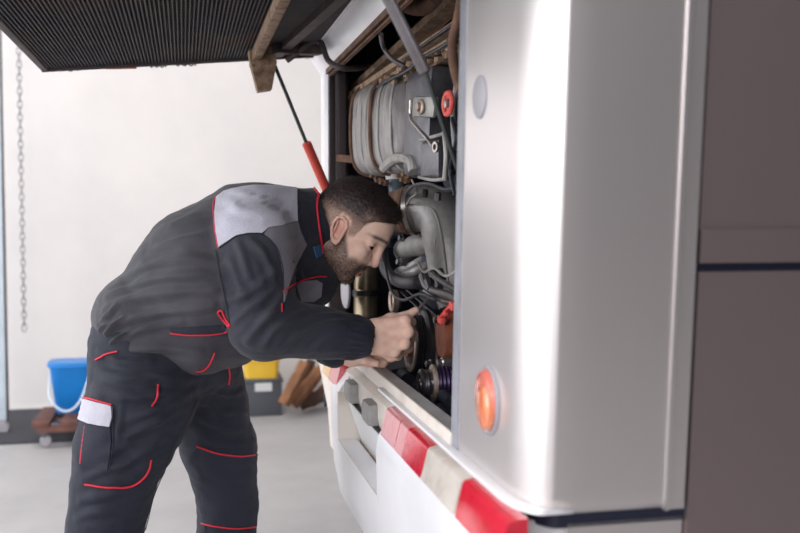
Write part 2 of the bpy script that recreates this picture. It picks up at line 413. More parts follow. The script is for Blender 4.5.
obj('corner_panel', MB().sheet(rows, (.012, .012, 0)), 'silver', BUS, 40)
# grey edge strip of the bay and the dark gap beside it
mb = MB()
mb.sheet([[(XR-.002, yat(452.5+8.5*(z-.85)/.75, XR), z), (XR-.002, yat(458.8+8*(z-.85)/.75, XR), z)] for z in (.85, 1.2, 1.5, 1.9, 2.5)], (.03, 0, 0))
obj('bay_edge_strip', mb, 'grey', BUS)
obj('pillar', MB().sheet([[(XR+.012, yat(453+8.5*(z-.85)/.75, XR)+.005, z), (XR+.012, yb+ln(z)-.03, z)] for z in (.80, 1.2, 1.6, 2.5)], (.02, 0, 0)), 'seal', BUS)
# vertical trim on the side, then the next body panel
def side(x0, x1, z0, z1, dy, th, nz=8):
    return MB().sheet([[(x0, YS+dy+ln(z0+(z1-z0)*i/nz), z0+(z1-z0)*i/nz), (x1, YS+dy+ln(z0+(z1-z0)*i/nz), z0+(z1-z0)*i/nz)] for i in range(nz+1)], (0, th, 0))
obj('trim_edge', side(XT, XT+.0065, .85, 2.6, -.004, .02), 'chrome', BUS)
obj('side_trim', side(XT+.0065, XT2-.004, .85, 2.6, .001, .02), 'silver', BUS)
obj('trim_seam', side(XT2-.004, XT2+.001, .85, 2.6, .010, .02), 'seal', BUS)
ZG = PY(750, 267, YS).z
obj('upper_side_panel', side(XT2+.001, 3.6, ZG+.006, 2.6, .004, .012), 'panel', BUS)
mb = side(XT2+.001, 3.6, ZG+.006, PY(750, 229, YS).z, -.002, .014, 2)
obj('panel_lip', mb, 'panel', BUS)
obj('panel_gap', side(XT2, 3.6, ZG-.008, ZG+.008, .014, .01, 2), 'navygap', BUS)
obj('lower_side_panel', side(XT2+.0025, 3.6, .35, ZG-.006, .0035, .012), 'panel', BUS)
obj('lower_skirt', side(XR+.06, XT2, .35, .835, .012, .012, 3), 'silver', BUS)
obj('corner_gap_seal', MB().sheet([[(x+.012, y+.012+ln(z), z) for x, y in plan(yb, XT2)] for z in (.83, .862)], (.01, .01, 0)), 'navygap', BUS)
# plug and round lamp on the rear corner panel
pc = PX(480.5, 97, XR)
obj('round_plug', MB().lathe(pc+Vector((.004, 0, 0)), (-1, 0, 0), [(0, .033), (.006, .033), (.008, .030), (.008, 0)], 36), 'plug', BUS)
lc = PX(489.5, 400, XR)
lamp = obj('round_marker_lamp', MB().lathe(lc+Vector((.006, 0, 0)), (-1, 0, 0), [(0, .052), (.009, .052), (.012, .049), (.010, .046)], 48), 'plug', BUS)
obj('lamp_lens', MB().lathe(lc+Vector((.002, 0, 0)), (-1, 0, 0), [(0, .046), (.008, .046), (.013, .042), (.016, .030), (.017, 0)], 48), 'lenso2', lamp, label='red orange outer lens')
obj('lamp_reflector', MB().lathe(lc+Vector((-.007, -.010, -.008)), (-1, 0, 0), [(0, .034), (.007, .033), (.010, .026), (.0115, 0)], 32), 'lenso', lamp, label='amber inner lens')
# panel above the bay, hinge strip, rim
obj('upper_rear_panel', MB().prism([(XR, 1.35, 1.702), (XR-.04, 1.35, 1.762), (XR-.04, 1.35, 2.6), (XR+.02, 1.35, 2.6), (XR+.02, 1.35, 1.702)], (0, 1.9, 0)), 'white', BUS)
obj('hinge_strip', MB().prism([(.392, 1.3, 1.752), (.376, 1.3, 1.768), (.400, 1.3, 1.776), (.405, 1.3, 1.757)], (0, 1.97, 0)), 'white', BUS)
obj('bay_top_rim', MB().prism([(XR-.002, 1.5, 1.687), (XR-.002, 1.5, 1.703), (XR+.012, 1.5, 1.703), (XR+.012, 1.5, 1.690)], (0, 1.62, 0)).prism([(XR+.004, 1.5, 1.678), (XR+.004, 1.5, 1.683), (XR+.014, 1.5, 1.683), (XR+.014, 1.5, 1.678)], (0, 1.6, 0)), 'rustd', BUS)
# far corner of the rear
fy = yat(325, XR); RF = .16
far = [(XR, fy), (XR, 3.24)]+[(XR+RF-RF*math.cos(a), 3.24+RF*math.sin(a)) for a in [math.pi/2*i/8 for i in range(1, 9)]]+[(3.6, 3.40)]
obj('far_corner_panel', MB().sheet([[(x, y, z) for x, y in far] for z in (.80, 1.0, 1.4, 1.76, 2.6)], (.012, -.012, 0)), 'white', BUS, 40)
obj('roof', MB().box((XR-.03, YS-.1, 2.58), (3.6, 3.4, 2.66), .02), 'white', BUS)
# interior of the bay
obj('bay_liner', MB().box((1.1, 1.3, .6), (1.12, 3.36, 2.2)).box((.46, 3.34, .6), (1.12, 3.36, 2.2)).box((.50, 1.32, .6), (1.12, 1.34, 2.2)).box((.46, 1.3, 2.18), (1.12, 3.36, 2.2)).box((.47, 1.3, .74), (1.12, 3.36, .76)), 'dark', BUS)
mb = MB()
for (x0, x1, y0, y1) in ((XR+.004, XR+.02, fy-.075, fy-.045), (XR+.03, XR+.055, fy-.09, fy-.03), (XR+.012, XR+.075, fy-.02, fy+.01)): mb.box((x0, y0, .86), (x1, y1, 1.69), .004)
obj('far_door_channel', mb, 'seal', BUS)
obj('cross_brace', MB().beam(PX(338, 158, .47), PX(361, 160, .53), .02, .022).beam(PX(340, 117, .5), PX(345, 180, .5), .012, .012, (1, 0, 0)), 'rustd', BUS)
# sill of the bay
y0, y1 = yb+.0, 3.2
obj('bay_sill', MB().prism([(XR+.001, y0, ZS), (XR+.034, y0, ZS-.001), (XR+.036, y0, ZS-.02), (XR+.001, y0, ZS-.012)], (0, y1-y0, 0)), 'greyl', BUS)
obj('sill_lip', MB().prism([(XR, y0+.035, ZS+.002), (XR-.003, y0+.035, ZS+.001), (XR-.006, y0+.035, ZS-.028), (XR+.01, y0+.035, ZS-.034), (XR+.01, y0+.035, ZS-.002)], (0, y1-y0, 0)), 'cream', BUS)
obj('light_bar_ridge', MB().sheet([[(x-.017+d_, y-.012+ln(.85), z) for x, y in plan(2.18, XR+.06)] for z, d_ in ((.857, -.001), (.862, 0), (.864, .004))], (.02, .012, -.004)), 'white', BUS, 50)
# rear lower face behind the lamps and above the number plate
obj('lower_rear_face', MB().prism([(XR-.004, 1.34, ZS-.03), (XR-.022, 1.34, .84), (XR-.022, 1.34, .80), (XR+.012, 1.34, .62), (XR+.02, 1.34, .5), (XR+.04, 1.34, .5), (XR+.03, 1.34, ZS-.03)], (0, 1.86, 0)), 'cream', BUS)
# tail lamps
def lens(name, pa, pb, m, label, far=False):
    ya, yb_ = yat(pa, .398), yat(pb, .398); g = .0016
    sec = lambda y: [(.432, y, .857), (.420, y, .856), (.4065, y, .853), (.4035, y, .848), (.390, y, .793), (.395, y, .789), (.432, y, .789)]
    return obj(name, MB().prism(sec(ya-g if ya > yb_ else ya+g), (0, (yb_-ya)*.985, 0)), m, BUS, 50, label=label)
lens('tail_lamp', 383, 397, 'lensp', 'red end of the lamp strip with its glossy reflection painted pale')
lens('tail_lamp', 397.3, 404.5, 'lensp', 'narrow red segment with its glossy reflection painted pale')
lens('tail_lamp', 404.5, 424, 'lensr', 'bright red segment')
lens('tail_lamp', 424.3, 459, 'lensc', 'cloudy clear segment')
lens('tail_lamp', 459.4, 505, 'lensr', 'red segment nearest the corner')
lens('tail_lamp', 331, 338, 'lensr', 'red lamp at the far end')
lens('tail_lamp', 324, 330.8, 'lensa', 'amber lamp at the far end')
# bumper with a recess for the number plate
prof = [(.030, .835), (.004, .80), (0, .792), (-.004, .76), (-.002, .66), (.004, .58), (.02, .50), (.05, .45), (.10, .43)]
def bpath(y):      # outward offset of the bumper's face along the rear
    x = .388
    if y > 2.62: x += .62-math.sqrt(max(.62**2-min(y-2.62, .6)**2, 0)) if y-2.62 < .6 else .45
    return x
def bump(name, ys, zlo, zhi, ends=True):
    pr = [p for p in prof if zlo <= p[1] <= zhi]
    rows = [[(bpath(y)+dx, y, z) for dx, z in pr] for y in ys]
    return MB().sheet(rows, (.05, 0, 0))
Yn, Yf = 2.012, 2.546
corner = [(.388+.06-.06*math.cos(a), 1.225+.06-.06*math.sin(a)) for a in [math.pi/2*i/6 for i in range(7)]]
rows = [[(bpath(y)+dx, y, z) for dx, z in prof] for y in np.linspace(Yn, 1.32, 8)]
rows += [[(x+dx*(1 if k < 6 else .3), y+dx*(k/6)+ln(z), z) for dx, z in prof] for k, (x, y) in enumerate(corner)]
rows += [[(x, 1.225+dx*.3+ln(z), z) for dx, z in prof] for x in (.55, XT2-.002)]
mbb = MB().sheet(rows, (.04, .03, 0))
mbb.add(*(lambda m_: (m_.v, m_.f))(bump('f', np.linspace(Yf, 3.21, 16), .40, .9)))
mbb.add(*(lambda m_: (m_.v, m_.f))(MB().sheet([[(bpath(y)+dx, y, z) for dx, z in [(-.003, .668), (-.001, .64), (.004, .58), (.02, .50), (.05, .45), (.10, .43)]] for y in np.linspace(Yn, Yf, 6)], (.05, 0, 0))))
obj('rear_bumper', mbb, 'white', BUS, 40)
mb = MB().prism([(.385, Yf+.012, .792), (.455, Yf+.012, .792), (.455, Yf+.012, .64), (.386, Yf+.012, .655)], (0, -.014, 0))
mb.prism([(.385, Yf, .669), (.450, Yf, .648), (.450, Yf, .640), (.386, Yf, .655)], (0, Yn-Yf-.02, 0)).box((.452, Yn-.02, .63), (.46, Yf, .82))
obj('plate_recess', mb, 'cream', BUS)
obj('number_plate', MB().prism([(.410, 2.03, .772), (.445, 2.03, .664), (.449, 2.03, .665), (.414, 2.03, .773)], (0, .54, 0)), 'plate', BUS, label='blank white number plate')
obj('plate_frame', MB().prism([(.4085, 2.02, .778), (.412, 2.02, .770), (.4155, 2.02, .772), (.414, 2.02, .780)], (0, .555, 0)).prism([(.443, 2.02, .667), (.446, 2.02, .658), (.450, 2.02, .660), (.447, 2.02, .668)], (0, .555, 0)), 'rubber', BUS)
for (px, py) in ((353, 392), (371.5, 413)):
    c = PX(px, py, .412)
    obj('plate_lamp', MB().box(c-Vector((.017, .045, .024)), c+Vector((.022, .045, .028)), .012), 'rubgrey', BUS, label='grey plate lamp housing')
obj('catch_moulding', MB().tube([PX(384, 401, .432), PX(392, 410, .430), PX(400, 419, .428)], .004, 8, 3), 'rubgrey', BUS)

# ---- raised hatch
hx0, hx1, hy0, hy1, hz = -.402, .40, 1.40, 3.12, 1.68
def tilt(mb):
    for v in mb.v: v.z += (v.x-hx0)*.086
    return mb
hat = obj('engine_hatch', tilt(MB().box((hx0, hy0, hz+.018), (hx1, hy1, hz+.045), .006)), 'white', BUS, label='raised engine hatch')
obj('hatch_liner', tilt(MB().box((hx0+.01, hy0+.01, hz+.004), (hx1-.01, hy1-.012, hz+.017))), 'liner', hat)
mb = MB(); xm = .218
n = 62
for i in range(n+1): x = hx0+.012+(xm-hx0-.03)*i/n; mb.box((x-.0017, hy0+.02, hz-.004), (x+.0017, hy1-.02, hz+.001))
k = 100
for i in range(k+1): y = hy0+.02+(hy1-hy0-.04)*i/k; mb.box((hx0+.012, y-.0017, hz-.001), (xm-.018, y+.0017, hz+.003))
obj('mesh_grille', tilt(mb), 'mesh', hat, kind='stuff')
mb = MB()
mb.box((hx0, hy0, hz-.01), (hx0+.018, hy1, hz+.02), .003).box((hx0, hy1-.018, hz-.012), (hx1, hy1, hz+.02), .003)
obj('hatch_frame', tilt(mb), 'frame', hat)
obj('hatch_channel', tilt(MB().box((xm-.018, hy0+.01, hz-.030), (xm-.008, hy1-.02, hz+.012), .003).box((xm-.018, hy0+.01, hz-.034), (xm+.008, hy1-.02, hz-.026), .003)), 'rust', hat, label='dusty brown channel')
mb = MB()
mb.beam((.40, 1.7, hz-.005), (.28, 3.05, hz-.005), .03, .02).beam((.26, 2.9, hz-.01), (.40, 2.98, hz-.01), .03, .03)
obj('hatch_stiffener', tilt(mb), 'frame', hat)
a = [PY(px, py, 2.95) for px, py in ((246, 30), (266, 26), (272, 44), (277, 62), (272, 89), (258, 91), (251, 64))]
obj('strut_bracket', MB().prism(a, (0, .055, 0)).tube([PY(266, 62, 2.94), PY(266, 62, 3.01)], .008, 10), 'rust', hat, label='dusty brown bracket')
q = PY(9, 12, 2.45); obj('hatch_latch', MB().box(q-Vector((.05, .05, .015)), q+Vector((.03, .06, .025)), .006).tube([q+Vector((-.03, -.02, -.01)), q+Vector((0, .02, -.03)), q+Vector((.04, .03, -.012))], .007, 8, 3), 'rubber', hat)
mb = MB()
for (xa, xb_, y_) in ((46, 78, 70.3), (150, 166, 66.5), (176, 196, 65)):
    mb = MB(); P = [PY(xa+(xb_-xa)*i/9, y_-(xb_-46)*.0+1.0*math.sin(i*2.1), hy1-.012)+Vector((0, .003*math.sin(i*3), 0)) for i in range(10)]; mb.tube(P, .0028, 6)
    obj('frayed_mesh_edge', mb, 'bright', hat)
obj('rust_flake', MB().obox(PY(121, 67, hy1-.012), (.045, 0, .002), (0, .004, 0), (0, 0, .006), .002), 'orange', hat)
# ---- hatch struts
a, b, c = PY(275, 66, 2.99), PY(306, 142, 3.05), PX(331, 200, XR+.012)
st = obj('hatch_strut', MB().tube([a, b], .0055, 12), 'strutrod', BUS, label='far strut with a dark rod'); obj('strut_cylinder', MB().tube([b, b+(c-b)*.02, c], [.009, .0145, .0145], 16), 'strutred', st, label='red painted cylinder')
c, b, a = PX(457.5, 169, XR+.02), PY(426, 74, 1.62), PY(385, -8, 1.60)
a2 = a+(a-b).normalized()*.03
st = obj('hatch_strut', MB().tube([c, b], .0042, 12), 'strutrod', BUS, label='near strut with a thin rod'); obj('strut_cylinder', MB().tube([b, b+(a2-b)*.03, a2], [.006, .0105, .0105], 16), 'strutgrey', st, label='grey cylinder')

# ---- engine bay contents
def P(px, py, X): return PX(px, py, X)
mb = MB()
def rail(mb, p, q, w, h): mb.beam(p, q, w, h, bev=.003)
rail(mb, P(351, 96, .53), P(461, 24, .58), .025, .016); rail(mb, P(350, 103, .545), P(461, 36, .585), .02, .012); rail(mb, P(352, 112, .55), P(462, 52, .60), .03, .012)
for q in ((352, 97, .52), (349, 104, .53), (356, 108, .53)): mb.tube([P(*q), P(*q)+Vector((.05, .08, -.005))], [.014, .012], 12)
obj('upper_rail', mb, 'rust', BUS)
mb = MB(); rail(mb, P(358, 88, .56), P(462, -4, .62), .04, .02)
obj('upper_rail', mb, 'rust', BUS, label='dusty rail next to the roof plate')
obj('roof_plate', MB().prism([P(402, 62, .60), P(398, 42, .62), P(440, -2, .66), P(470, -20, .66), P(464, 8, .62)], (.01, 0, .008)), 'rustd', BUS)
mb = MB()
for i in range(44):
    t = i/43; p = P(362+96*t, 96-50*t, .545+.03*t)+Vector((rng.uniform(-.01, .01), rng.uniform(-.02, .02), rng.uniform(-.012, .018)))
    mb.obox(p, Vector((rng.uniform(.004, .012), 0, .002)), Vector((0, rng.uniform(.008, .02), .003)), Vector((0, -.003, rng.uniform(.003, .009))), .002)
obj('rail_clips', mb, 'rust', BUS, kind='stuff')
obj('wiring_run', MB().tube([P(364, 96, .535), P(385, 82, .535), P(408, 70, .535), P(422, 58, .54), P(440, 48, .55), P(458, 36, .56)], .0045, 8, 4).tube([P(400, 62, .55), P(425, 44, .55), P(459, 20, .56)], .0035, 8, 4), 'rubber', BUS)
obj('header_pipe', MB().tube([P(395, -6, .55), P(408, 5, .56), P(425, 6, .58), P(445, -8, .6)], .022, 14, 4), 'rustd', BUS)
obj('cable', MB().tube([(.30, 2.95, 1.70), PY(317, 40, 2.9), PY(328, 60, 2.85), PY(342, 68, 2.8), P(360, 68, .5), P(368, 66, .54)], .0085, 10, 6), 'frame', BUS, label='brown cable between hatch and bay')
obj('cable', MB().tube([P(381, 34, .46), P(383, 46, .48), P(391, 58, .50), P(404, 66, .53)], .006, 10, 6), 'strutgrey', BUS, label='short grey cable under the rim')
obj('coolant_hose', MB().tube([P(463, -10, .50), P(458, 18, .50), P(452.5, 42, .50), P(454, 66, .50), P(461, 92, .50)], .0095, 12, 6), 'rustd', BUS, label='brown hose beside the pillar')
obj('coolant_hose', MB().tube([P(457, 84, .53), P(453, 110, .54), P(455, 150, .55)], .006, 12, 6), 'rubgrey', BUS, label='thin grey hose behind the strut')
# silencer: ribbed rounded canister running along the bay
A, B = P(373, 131, .575), P(430, 119, .62)
ax = (B-A).normalized(); up_ = Vector((0, 0, 1)); sd = ax.cross(up_).normalized(); up_ = sd.cross(ax)
def canister(t0, t1, hh, ww, n=60, rib=.006, nr=11, e=3.2, m=40):
    rows = []
    for i in range(m+1):
        t = t0+(t1-t0)*i/m; c = A+(B-A)*t
        en = min(1, math.sin(math.pi*min(.5, (i+.6)/8))**.6, math.sin(math.pi*min(.5, (m-i+.6)/8))**.6)
        k = (1+rib*8*math.cos(t*nr*2*math.pi))*en
        row = []
        for j in range(n):
            a = 2*math.pi*j/n; ca, sa = math.cos(a), math.sin(a); r_ = (abs(ca)**e+abs(sa)**e)**(-1/e)
            nz = 1+.05*noise.noise(Vector((t*9, ca*2.2, sa*2.2)))
            row.append(c+sd*(ww*ca*r_*k*nz)+up_*(hh*sa*r_*k*nz))
        rows.append(row)
    mb = MB(); V = [p for r_ in rows for p in r_]; Fs = [(i*n+j, i*n+(j+1) % n, (i+1)*n+(j+1) % n, (i+1)*n+j) for i in range(m) for j in range(n)]
    Fs += [tuple(range(n))[::-1], tuple(m*n+j for j in range(n))]
    return mb.add(V, Fs)
sil = obj('silencer', canister(0, .9, .132, .075), 'tankm', BUS, 60, label='large grimy grey ribbed silencer')
for t, w in ((.06, .005), (.47, .006)):
    P_ = []
    for j in range(41):
        a = 2*math.pi*j/40; ca, sa = math.cos(a), math.sin(a); r_ = (abs(ca)**3.2+abs(sa)**3.2)**(-1/3.2); c = A+(B-A)*t; P_.append(c+sd*(.080*ca*r_)+up_*(.138*sa*r_))
    obj('strap', MB().tube(P_, w, 8, 0, True), 'rustd', sil)
for t, w in ((.16, .003), (.27, .003), (.37, .0035), (.60, .0035), (.72, .003), (.83, .004)):
    P_ = []
    for j in range(41):
        a = 2*math.pi*j/40; ca, sa = math.cos(a), math.sin(a); r_ = (abs(ca)**3.2+abs(sa)**3.2)**(-1/3.2); c = A+(B-A)*t; P_.append(c+sd*(.0775*ca*r_)+up_*(.1345*sa*r_))
    obj('rib', MB().tube(P_, w, 8, 0, True), 'tank', sil)
for q in (-1, 1): obj('seam_flange', MB().beam(A+up_*(.05*q)-sd*.077+(B-A)*.08, A+up_*(.045*q)-sd*.077+(B-A)*.86, .006, .007, sd), 'tank', sil)
obj('silencer_saddle', MB().tube([P(384, 168, .545), P(397, 158, .545), P(411, 160, .54), P(414, 172, .54)], .014, 10, 5), 'tank', sil)
C1 = P(437, 158, .56)
C1 = P(433, 124, .590); obj('heat_shield', MB().obox(C1, Vector((.050, .02, 0)), Vector((-.012, .090, .0)), Vector((0, -.02, .128)), .030), 'shield', BUS, 60, label='dark steel end cover of the silencer')
obj('shield_panel', MB().obox(P(436, 160, .565), Vector((.02, .01, 0)), Vector((-.008, .055, .0)), Vector((0, .0, .046)), .012), 'shield', BUS, 60)
obj('shield_strap', MB().tube([P(444, 132, .535), P(446, 155, .535), P(444.5, 179, .535)], .005, 8, 3).tube([P(420, 140, .54), P(432, 137, .535), P(445, 133, .535)], .004, 8, 3).tube([P(419, 177, .54), P(432, 180, .535), P(445, 179, .535)], .004, 8, 3), 'tank', BUS)
obj('dark_backplate', MB().prism([P(418, 62, .60), P(462, 60, .64), P(462, 190, .64), P(446, 190, .62), P(420, 130, .60)], (.012, 0, 0)), 'dark', BUS)
c = P(425, 107, .530)
mbr = MB().obox(c, Vector((.006, .004, 0)), Vector((-.012, .055, .006)), Vector((0, -.012, .022)), .006)
br = obj('bolt_bracket', mbr, 'tank', BUS)
obj('bolt', MB().lathe(c+Vector((-.008, 0, 0)), (-1, -.15, 0), [(0, .017), (.004, .017), (.006, .012), (.004, .010), (.012, .009), (.013, 0)], 24), 'rim', br)
hk = obj('release_handle', MB().tube([P(411, 100, .50), P(411, 118, .50), P(418, 128, .49), P(426, 137, .485), P(433, 146, .48)], .0042, 10, 5), 'bright', BUS, label='bright steel release rod')
e = P(434.5, 147, .478); obj('rod_eye', MB().lathe(e, (1, .3, 0), [(0, .006), (0, .0105), (.006, .0105), (.006, .006)], 20, True), 'bright', hk)
c = P(448, 103.5, .50); ring = [(c+Vector((0, .030*math.cos(a), .0205*math.sin(a)*(1+.06*math.cos(6*a))))) for a in [2*math.pi*i/36 for i in range(37)]]
rg = obj('red_catch_ring', MB().tube(ring, .0052, 8).tube([c+Vector((0, 0, .0195)), c-Vector((0, 0, .0195))], .003, 8), 'redpl', BUS)
obj('catch_pin', MB().lathe(c, (-1, 0, 0), [(-.004, .009), (.006, .009), (.008, 0)], 16), 'bright', rg)
# neck pipe and its clamps
nk = obj('exhaust_neck', MB().tube([P(396, 166, .60), P(397.5, 182, .60), P(399, 202, .60), P(397, 222, .61), P(390, 238, .62)], [.030, .026, .030, .032, .032], 24, 6), 'bluesteel', BUS, label='blue grey pipe below the silencer')
mb = MB().lathe(P(397, 177, .60), (0, .05, 1), [(-.008, .028), (-.008, .033), (.008, .033), (.008, .028)], 28, True)
obj('pipe_clamp', mb, 'tank', nk)
mb = MB()
for (px, py, r_) in ((378, 176, .012), (383, 181, .01), (388, 183, .009), (411, 174, .013), (409, 180, .010), (371, 172, .010), (405, 176, .008)):
    mb.lathe(P(px, py, .57), (-1, -.3, 0), [(0, r_), (.012, r_), (.015, r_*.6), (.026, r_*.55), (.027, 0)], 6)
obj('rusty_fasteners', mb, 'rustd', BUS, kind='stuff')
obj('wire_stay', MB().tube([P(412, 180, .56), P(417, 192, .56), P(411, 198, .56), P(406, 206, .56)], .0028, 8, 3), 'tank', BUS)
# big elbow duct
DP = [Vector(p) for p in ((.578, 2.57, 1.262), (.615, 2.545, 1.266), (.650, 2.50, 1.25), (.660, 2.46, 1.18), (.664, 2.44, 1.10), (.672, 2.42, 1.02))]
du = obj('intake_duct', MB().tube(DP, [.058, .062, .066, .066, .060, .048], 32, 8), 'duct', BUS, 70, label='large grey intake elbow')
d = (DP[1]-DP[0]).normalized()
obj('duct_collar', MB().lathe(DP[0], d, [(-.045, .04), (-.042, .055), (-.016, .058), (-.010, .063), (0, .063), (.002, .05)], 36), 'rustd', du, label='reddish brown rubber collar')
obj('duct_clamp', MB().lathe(DP[0]+d*.012, d, [(-.006, .058), (-.006, .067), (.006, .067), (.006, .058)], 40, True), 'bright', du)
sdv = Vector((-.5, -.86, 0)).normalized()
obj('duct_rib', MB().tube([p+sdv*(r__+.001)+Vector((0, 0, .01)) for p, r__ in zip(spline(DP, 2)[2:], np.interp(np.linspace(.2, 1, 9), [0, .2, .4, .6, .8, 1], [.058, .062, .066, .066, .060, .048]))], .0035, 8, 4), 'duct', du)
for q_ in ((425, 193), (438, 196)): obj('duct_bolt', MB().lathe(P(*q_, .59), (0, -.3, 1), [(-.01, .008), (.008, .008), (.01, 0)], 6), 'steel', du)
# smaller duct and crossing pipes
sm_ = obj('return_pipe', MB().tube([P(404, 250, .64), P(415, 246, .63), P(432, 243, .63), P(446, 244, .64)], [.027, .031, .031, .03], 22, 5), 'duct', BUS, label='short grey pipe below the elbow')
obj('pipe_mouth', MB().lathe(P(405, 250, .638), (P(415, 246, .63)-P(404, 250, .64)), [(-.006, .020), (-.006, .034), (.006, .034), (.006, .02)], 28, True), 'rubgrey', sm_)
for k, (a, b, c) in enumerate((((398, 272), (412, 266), (436, 252)), ((402, 277), (416, 271), (438, 260)))):
    obj('twin_pipe', MB().tube([P(*a, .60), P(*b, .61), P(*c, .67)], .0125, 14, 5), 'duct', BUS)
obj('radiator_hose', MB().tube([P(388, 216, .64), P(385, 232, .60), P(382.5, 250, .57), P(386, 270, .56), P(398, 281, .56), P(413, 283, .57), P(428, 283, .60)], .0165, 18, 8), 'rubber', BUS, label='thick black U shaped hose')
mb = MB()
for (px, py, X, r_) in ((424, 279, .55, .014), (429, 285, .54, .013), (434, 277, .56, .012), (438, 283, .55, .011), (426, 288, .55, .009), (441, 275, .57, .010)):
    p = P(px, py, X); mb.tube([p-Vector((0, .02, .008)), p+Vector((.004, .02, .008))], [r_*.7, r_, r_*.8], 8)
mb.tube([P(422, 276, .55), P(426, 286, .545), P(434, 291, .54), P(446, 294, .54), P(459, 299, .54)], .0085, 10, 5).tube([P(430, 272, .56), P(440, 280, .55), P(459, 292, .55)], .006, 10, 5)
mb.tube([P(425, 291, .545), P(440, 300, .54), P(459, 304, .54)], .006, 10, 4)
obj('linkage', mb, 'steel', BUS)
obj('bell_housing', MB().tube([P(440, 250, .68), P(441, 300, .68), P(443, 350, .68)], [.05, .06, .05], 20, 4), 'dark', BUS)
# filter canister low at the left, white disc, narrow post
fc = P(366, 300, .545)
cn = obj('filter_canister', MB().lathe(fc-Vector((0, 0, .16)), (0, 0, 1), [(0, .03), (.004, .038), (.09, .038), (.094, .041), (.112, .041), (.116, .038), (.17, .038), (.174, .041), (.19, .041), (.194, .037), (.275, .036), (.28, .02)], 36), 'brass', BUS, label='brassy filter canister with dark bands')
for z_ in (.095, .175): obj('band', MB().lathe(fc-Vector((0, 0, .16)), (0, 0, 1), [(z_, .036), (z_, .0425), (z_+.016, .0425), (z_+.016, .036)], 36, True), 'rubber', cn)
obj('cover_disc', MB().lathe(P(347, 291, .475), (-1, -.05, 0), [(0, .052), (.006, .052), (.010, .044), (.011, 0)], 36), 'plug', BUS, label='pale round cover')
obj('post', MB().beam(P(335, 262, .46), P(335, 330, .46), .03, .04, (1, 0, 0), .004), 'frame', BUS)
# idler ring and belts
ic = P(393.5, 301, .58)
idl = obj('idler_pulley', MB().lathe(ic, (-1, 0, 0), [(-.01, .022), (-.01, .031), (.006, .033), (.009, .030), (.004, .022)], 32, True), 'rim', BUS, label='small idler ring')
obj('hub', MB().lathe(ic, (-1, 0, 0), [(-.02, .021), (-.004, .021), (-.002, .008), (.004, .007), (.004, 0)], 24), 'pulley', idl)
bl = obj('drive_belt', MB().beam(P(401, 291, .60), P(432, 319, .62), .004, .011, (1, 0, 0)).beam(P(408, 290, .60), P(438, 316, .62), .004, .010, (1, 0, 0)), 'rubber', BUS)
# main crank pulley (axis along the bus)
pc = P(410, 343, .570)
mp_ = obj('crank_pulley', MB().lathe(pc, (1, 0, 0), [(0, .062), (.0, .078), (.004, .080), (.008, .073), (.012, .080), (.016, .073), (.020, .080), (.024, .073), (.028, .080), (.036, .088), (.046, .088), (.05, .081), (.055, .088), (.07, .088), (.072, .06)], 56), 'pulley', BUS, label='large grooved crank pulley')
obj('rim', MB().lathe(pc, (1, 0, 0), [(-.003, .060), (-.005, .068), (-.003, .075), (.004, .076), (.004, .058)], 56, True), 'rim', mp_)
obj('rim', MB().lathe(pc+Vector((.05, 0, 0)), (1, 0, 0), [(-.003, .084), (-.003, .090), (.003, .090), (.003, .084)], 56, True), 'rim', mp_)
obj('hub', MB().lathe(pc, (-1, 0, 0), [(-.02, .059), (-.014, .058), (-.012, .040), (.010, .034), (.012, 0)], 40), 'orange', mp_, label='rusty orange hub')
obj('alternator', MB().lathe(P(452, 336, .63), (1, 0, 0), [(-.03, .02), (-.028, .052), (-.02, .056), (.04, .056), (.06, .04)], 40), 'orange', BUS, label='rusty orange drum')
obj('engine_block', MB().box((.80, 1.9, .80), (1.08, 3.1, 1.28), .02).box((.72, 2.2, .80), (.82, 2.95, 1.02), .015), 'dark', BUS)
# lower small pulleys
for (px, py, X, r_, lab) in ((421.5, 385, .525, .036, 'smaller dark lower pulley'), (433, 383, .545, .041, 'grooved lower pulley with a purple sheen')):
    c = P(px, py, X); big = r_ > .04
    p_ = obj('belt_pulley', MB().lathe(c, (1, 0, 0), [(0, r_*.7), (0, r_), (.004, r_*1.03)]+[(.006+.0045*i, r_*(.99 if i % 2 else .93)) for i in range(10)]+[(.052, r_*1.05), (.056, r_*1.05), (.058, r_*.6)], 44), 'pulpurple' if big else 'pulley', BUS, label=lab)
    obj('rim', MB().lathe(c, (1, 0, 0), [(-.004, r_*.62), (-.006, r_*.8), (-.002, r_*1.02), (.003, r_*1.02), (.003, r_*.6)], 44, True), 'rim' if big else 'steel', p_)
    obj('hub', MB().lathe(c, (-1, 0, 0), [(-.02, r_*.6), (0.002, r_*.4), (.006, r_*.3), (.007, 0)], 24), 'steel', p_)
obj('bolt', MB().lathe(P(442, 362, .56), (-1, -.2, 0), [(-.02, .010), (0, .010), (.003, .007), (.012, .007), (.013, 0)], 16), 'bright', BUS)
mb = MB()
for (px, py, X, s_) in ((405, 378, .56, .022), (413, 395, .56, .02), (432, 405, .55, .022), (445, 415, .54, .02), (447, 400, .55, .018), (398, 382, .58, .02)):
    mb.tube([P(px, py, X)-Vector((.0, .03, .0)), P(px, py, X)+Vector((0, .03, .005))], [s_*.8, s_, s_*.8], 14)
obj('sump_fittings', mb, 'dark', BUS, kind='stuff')
obj('scratch_rod', MB().tube([P(385, 375, .56), P(391, 371, .56)], .0012, 6), 'bright', BUS)
mb = MB()
obj('wire_loom', MB().tube([P(452, 118, .50), P(456, 140, .50), P(450, 168, .52), P(455, 196, .52)], .004, 8, 5), 'rubber', BUS)
obj('wire_loom', MB().tube([P(404, 196, .56), P(413, 186, .54), P(428, 184, .53), P(446, 190, .53), P(458, 186, .53)], .0045, 8, 5), 'rubber', BUS)
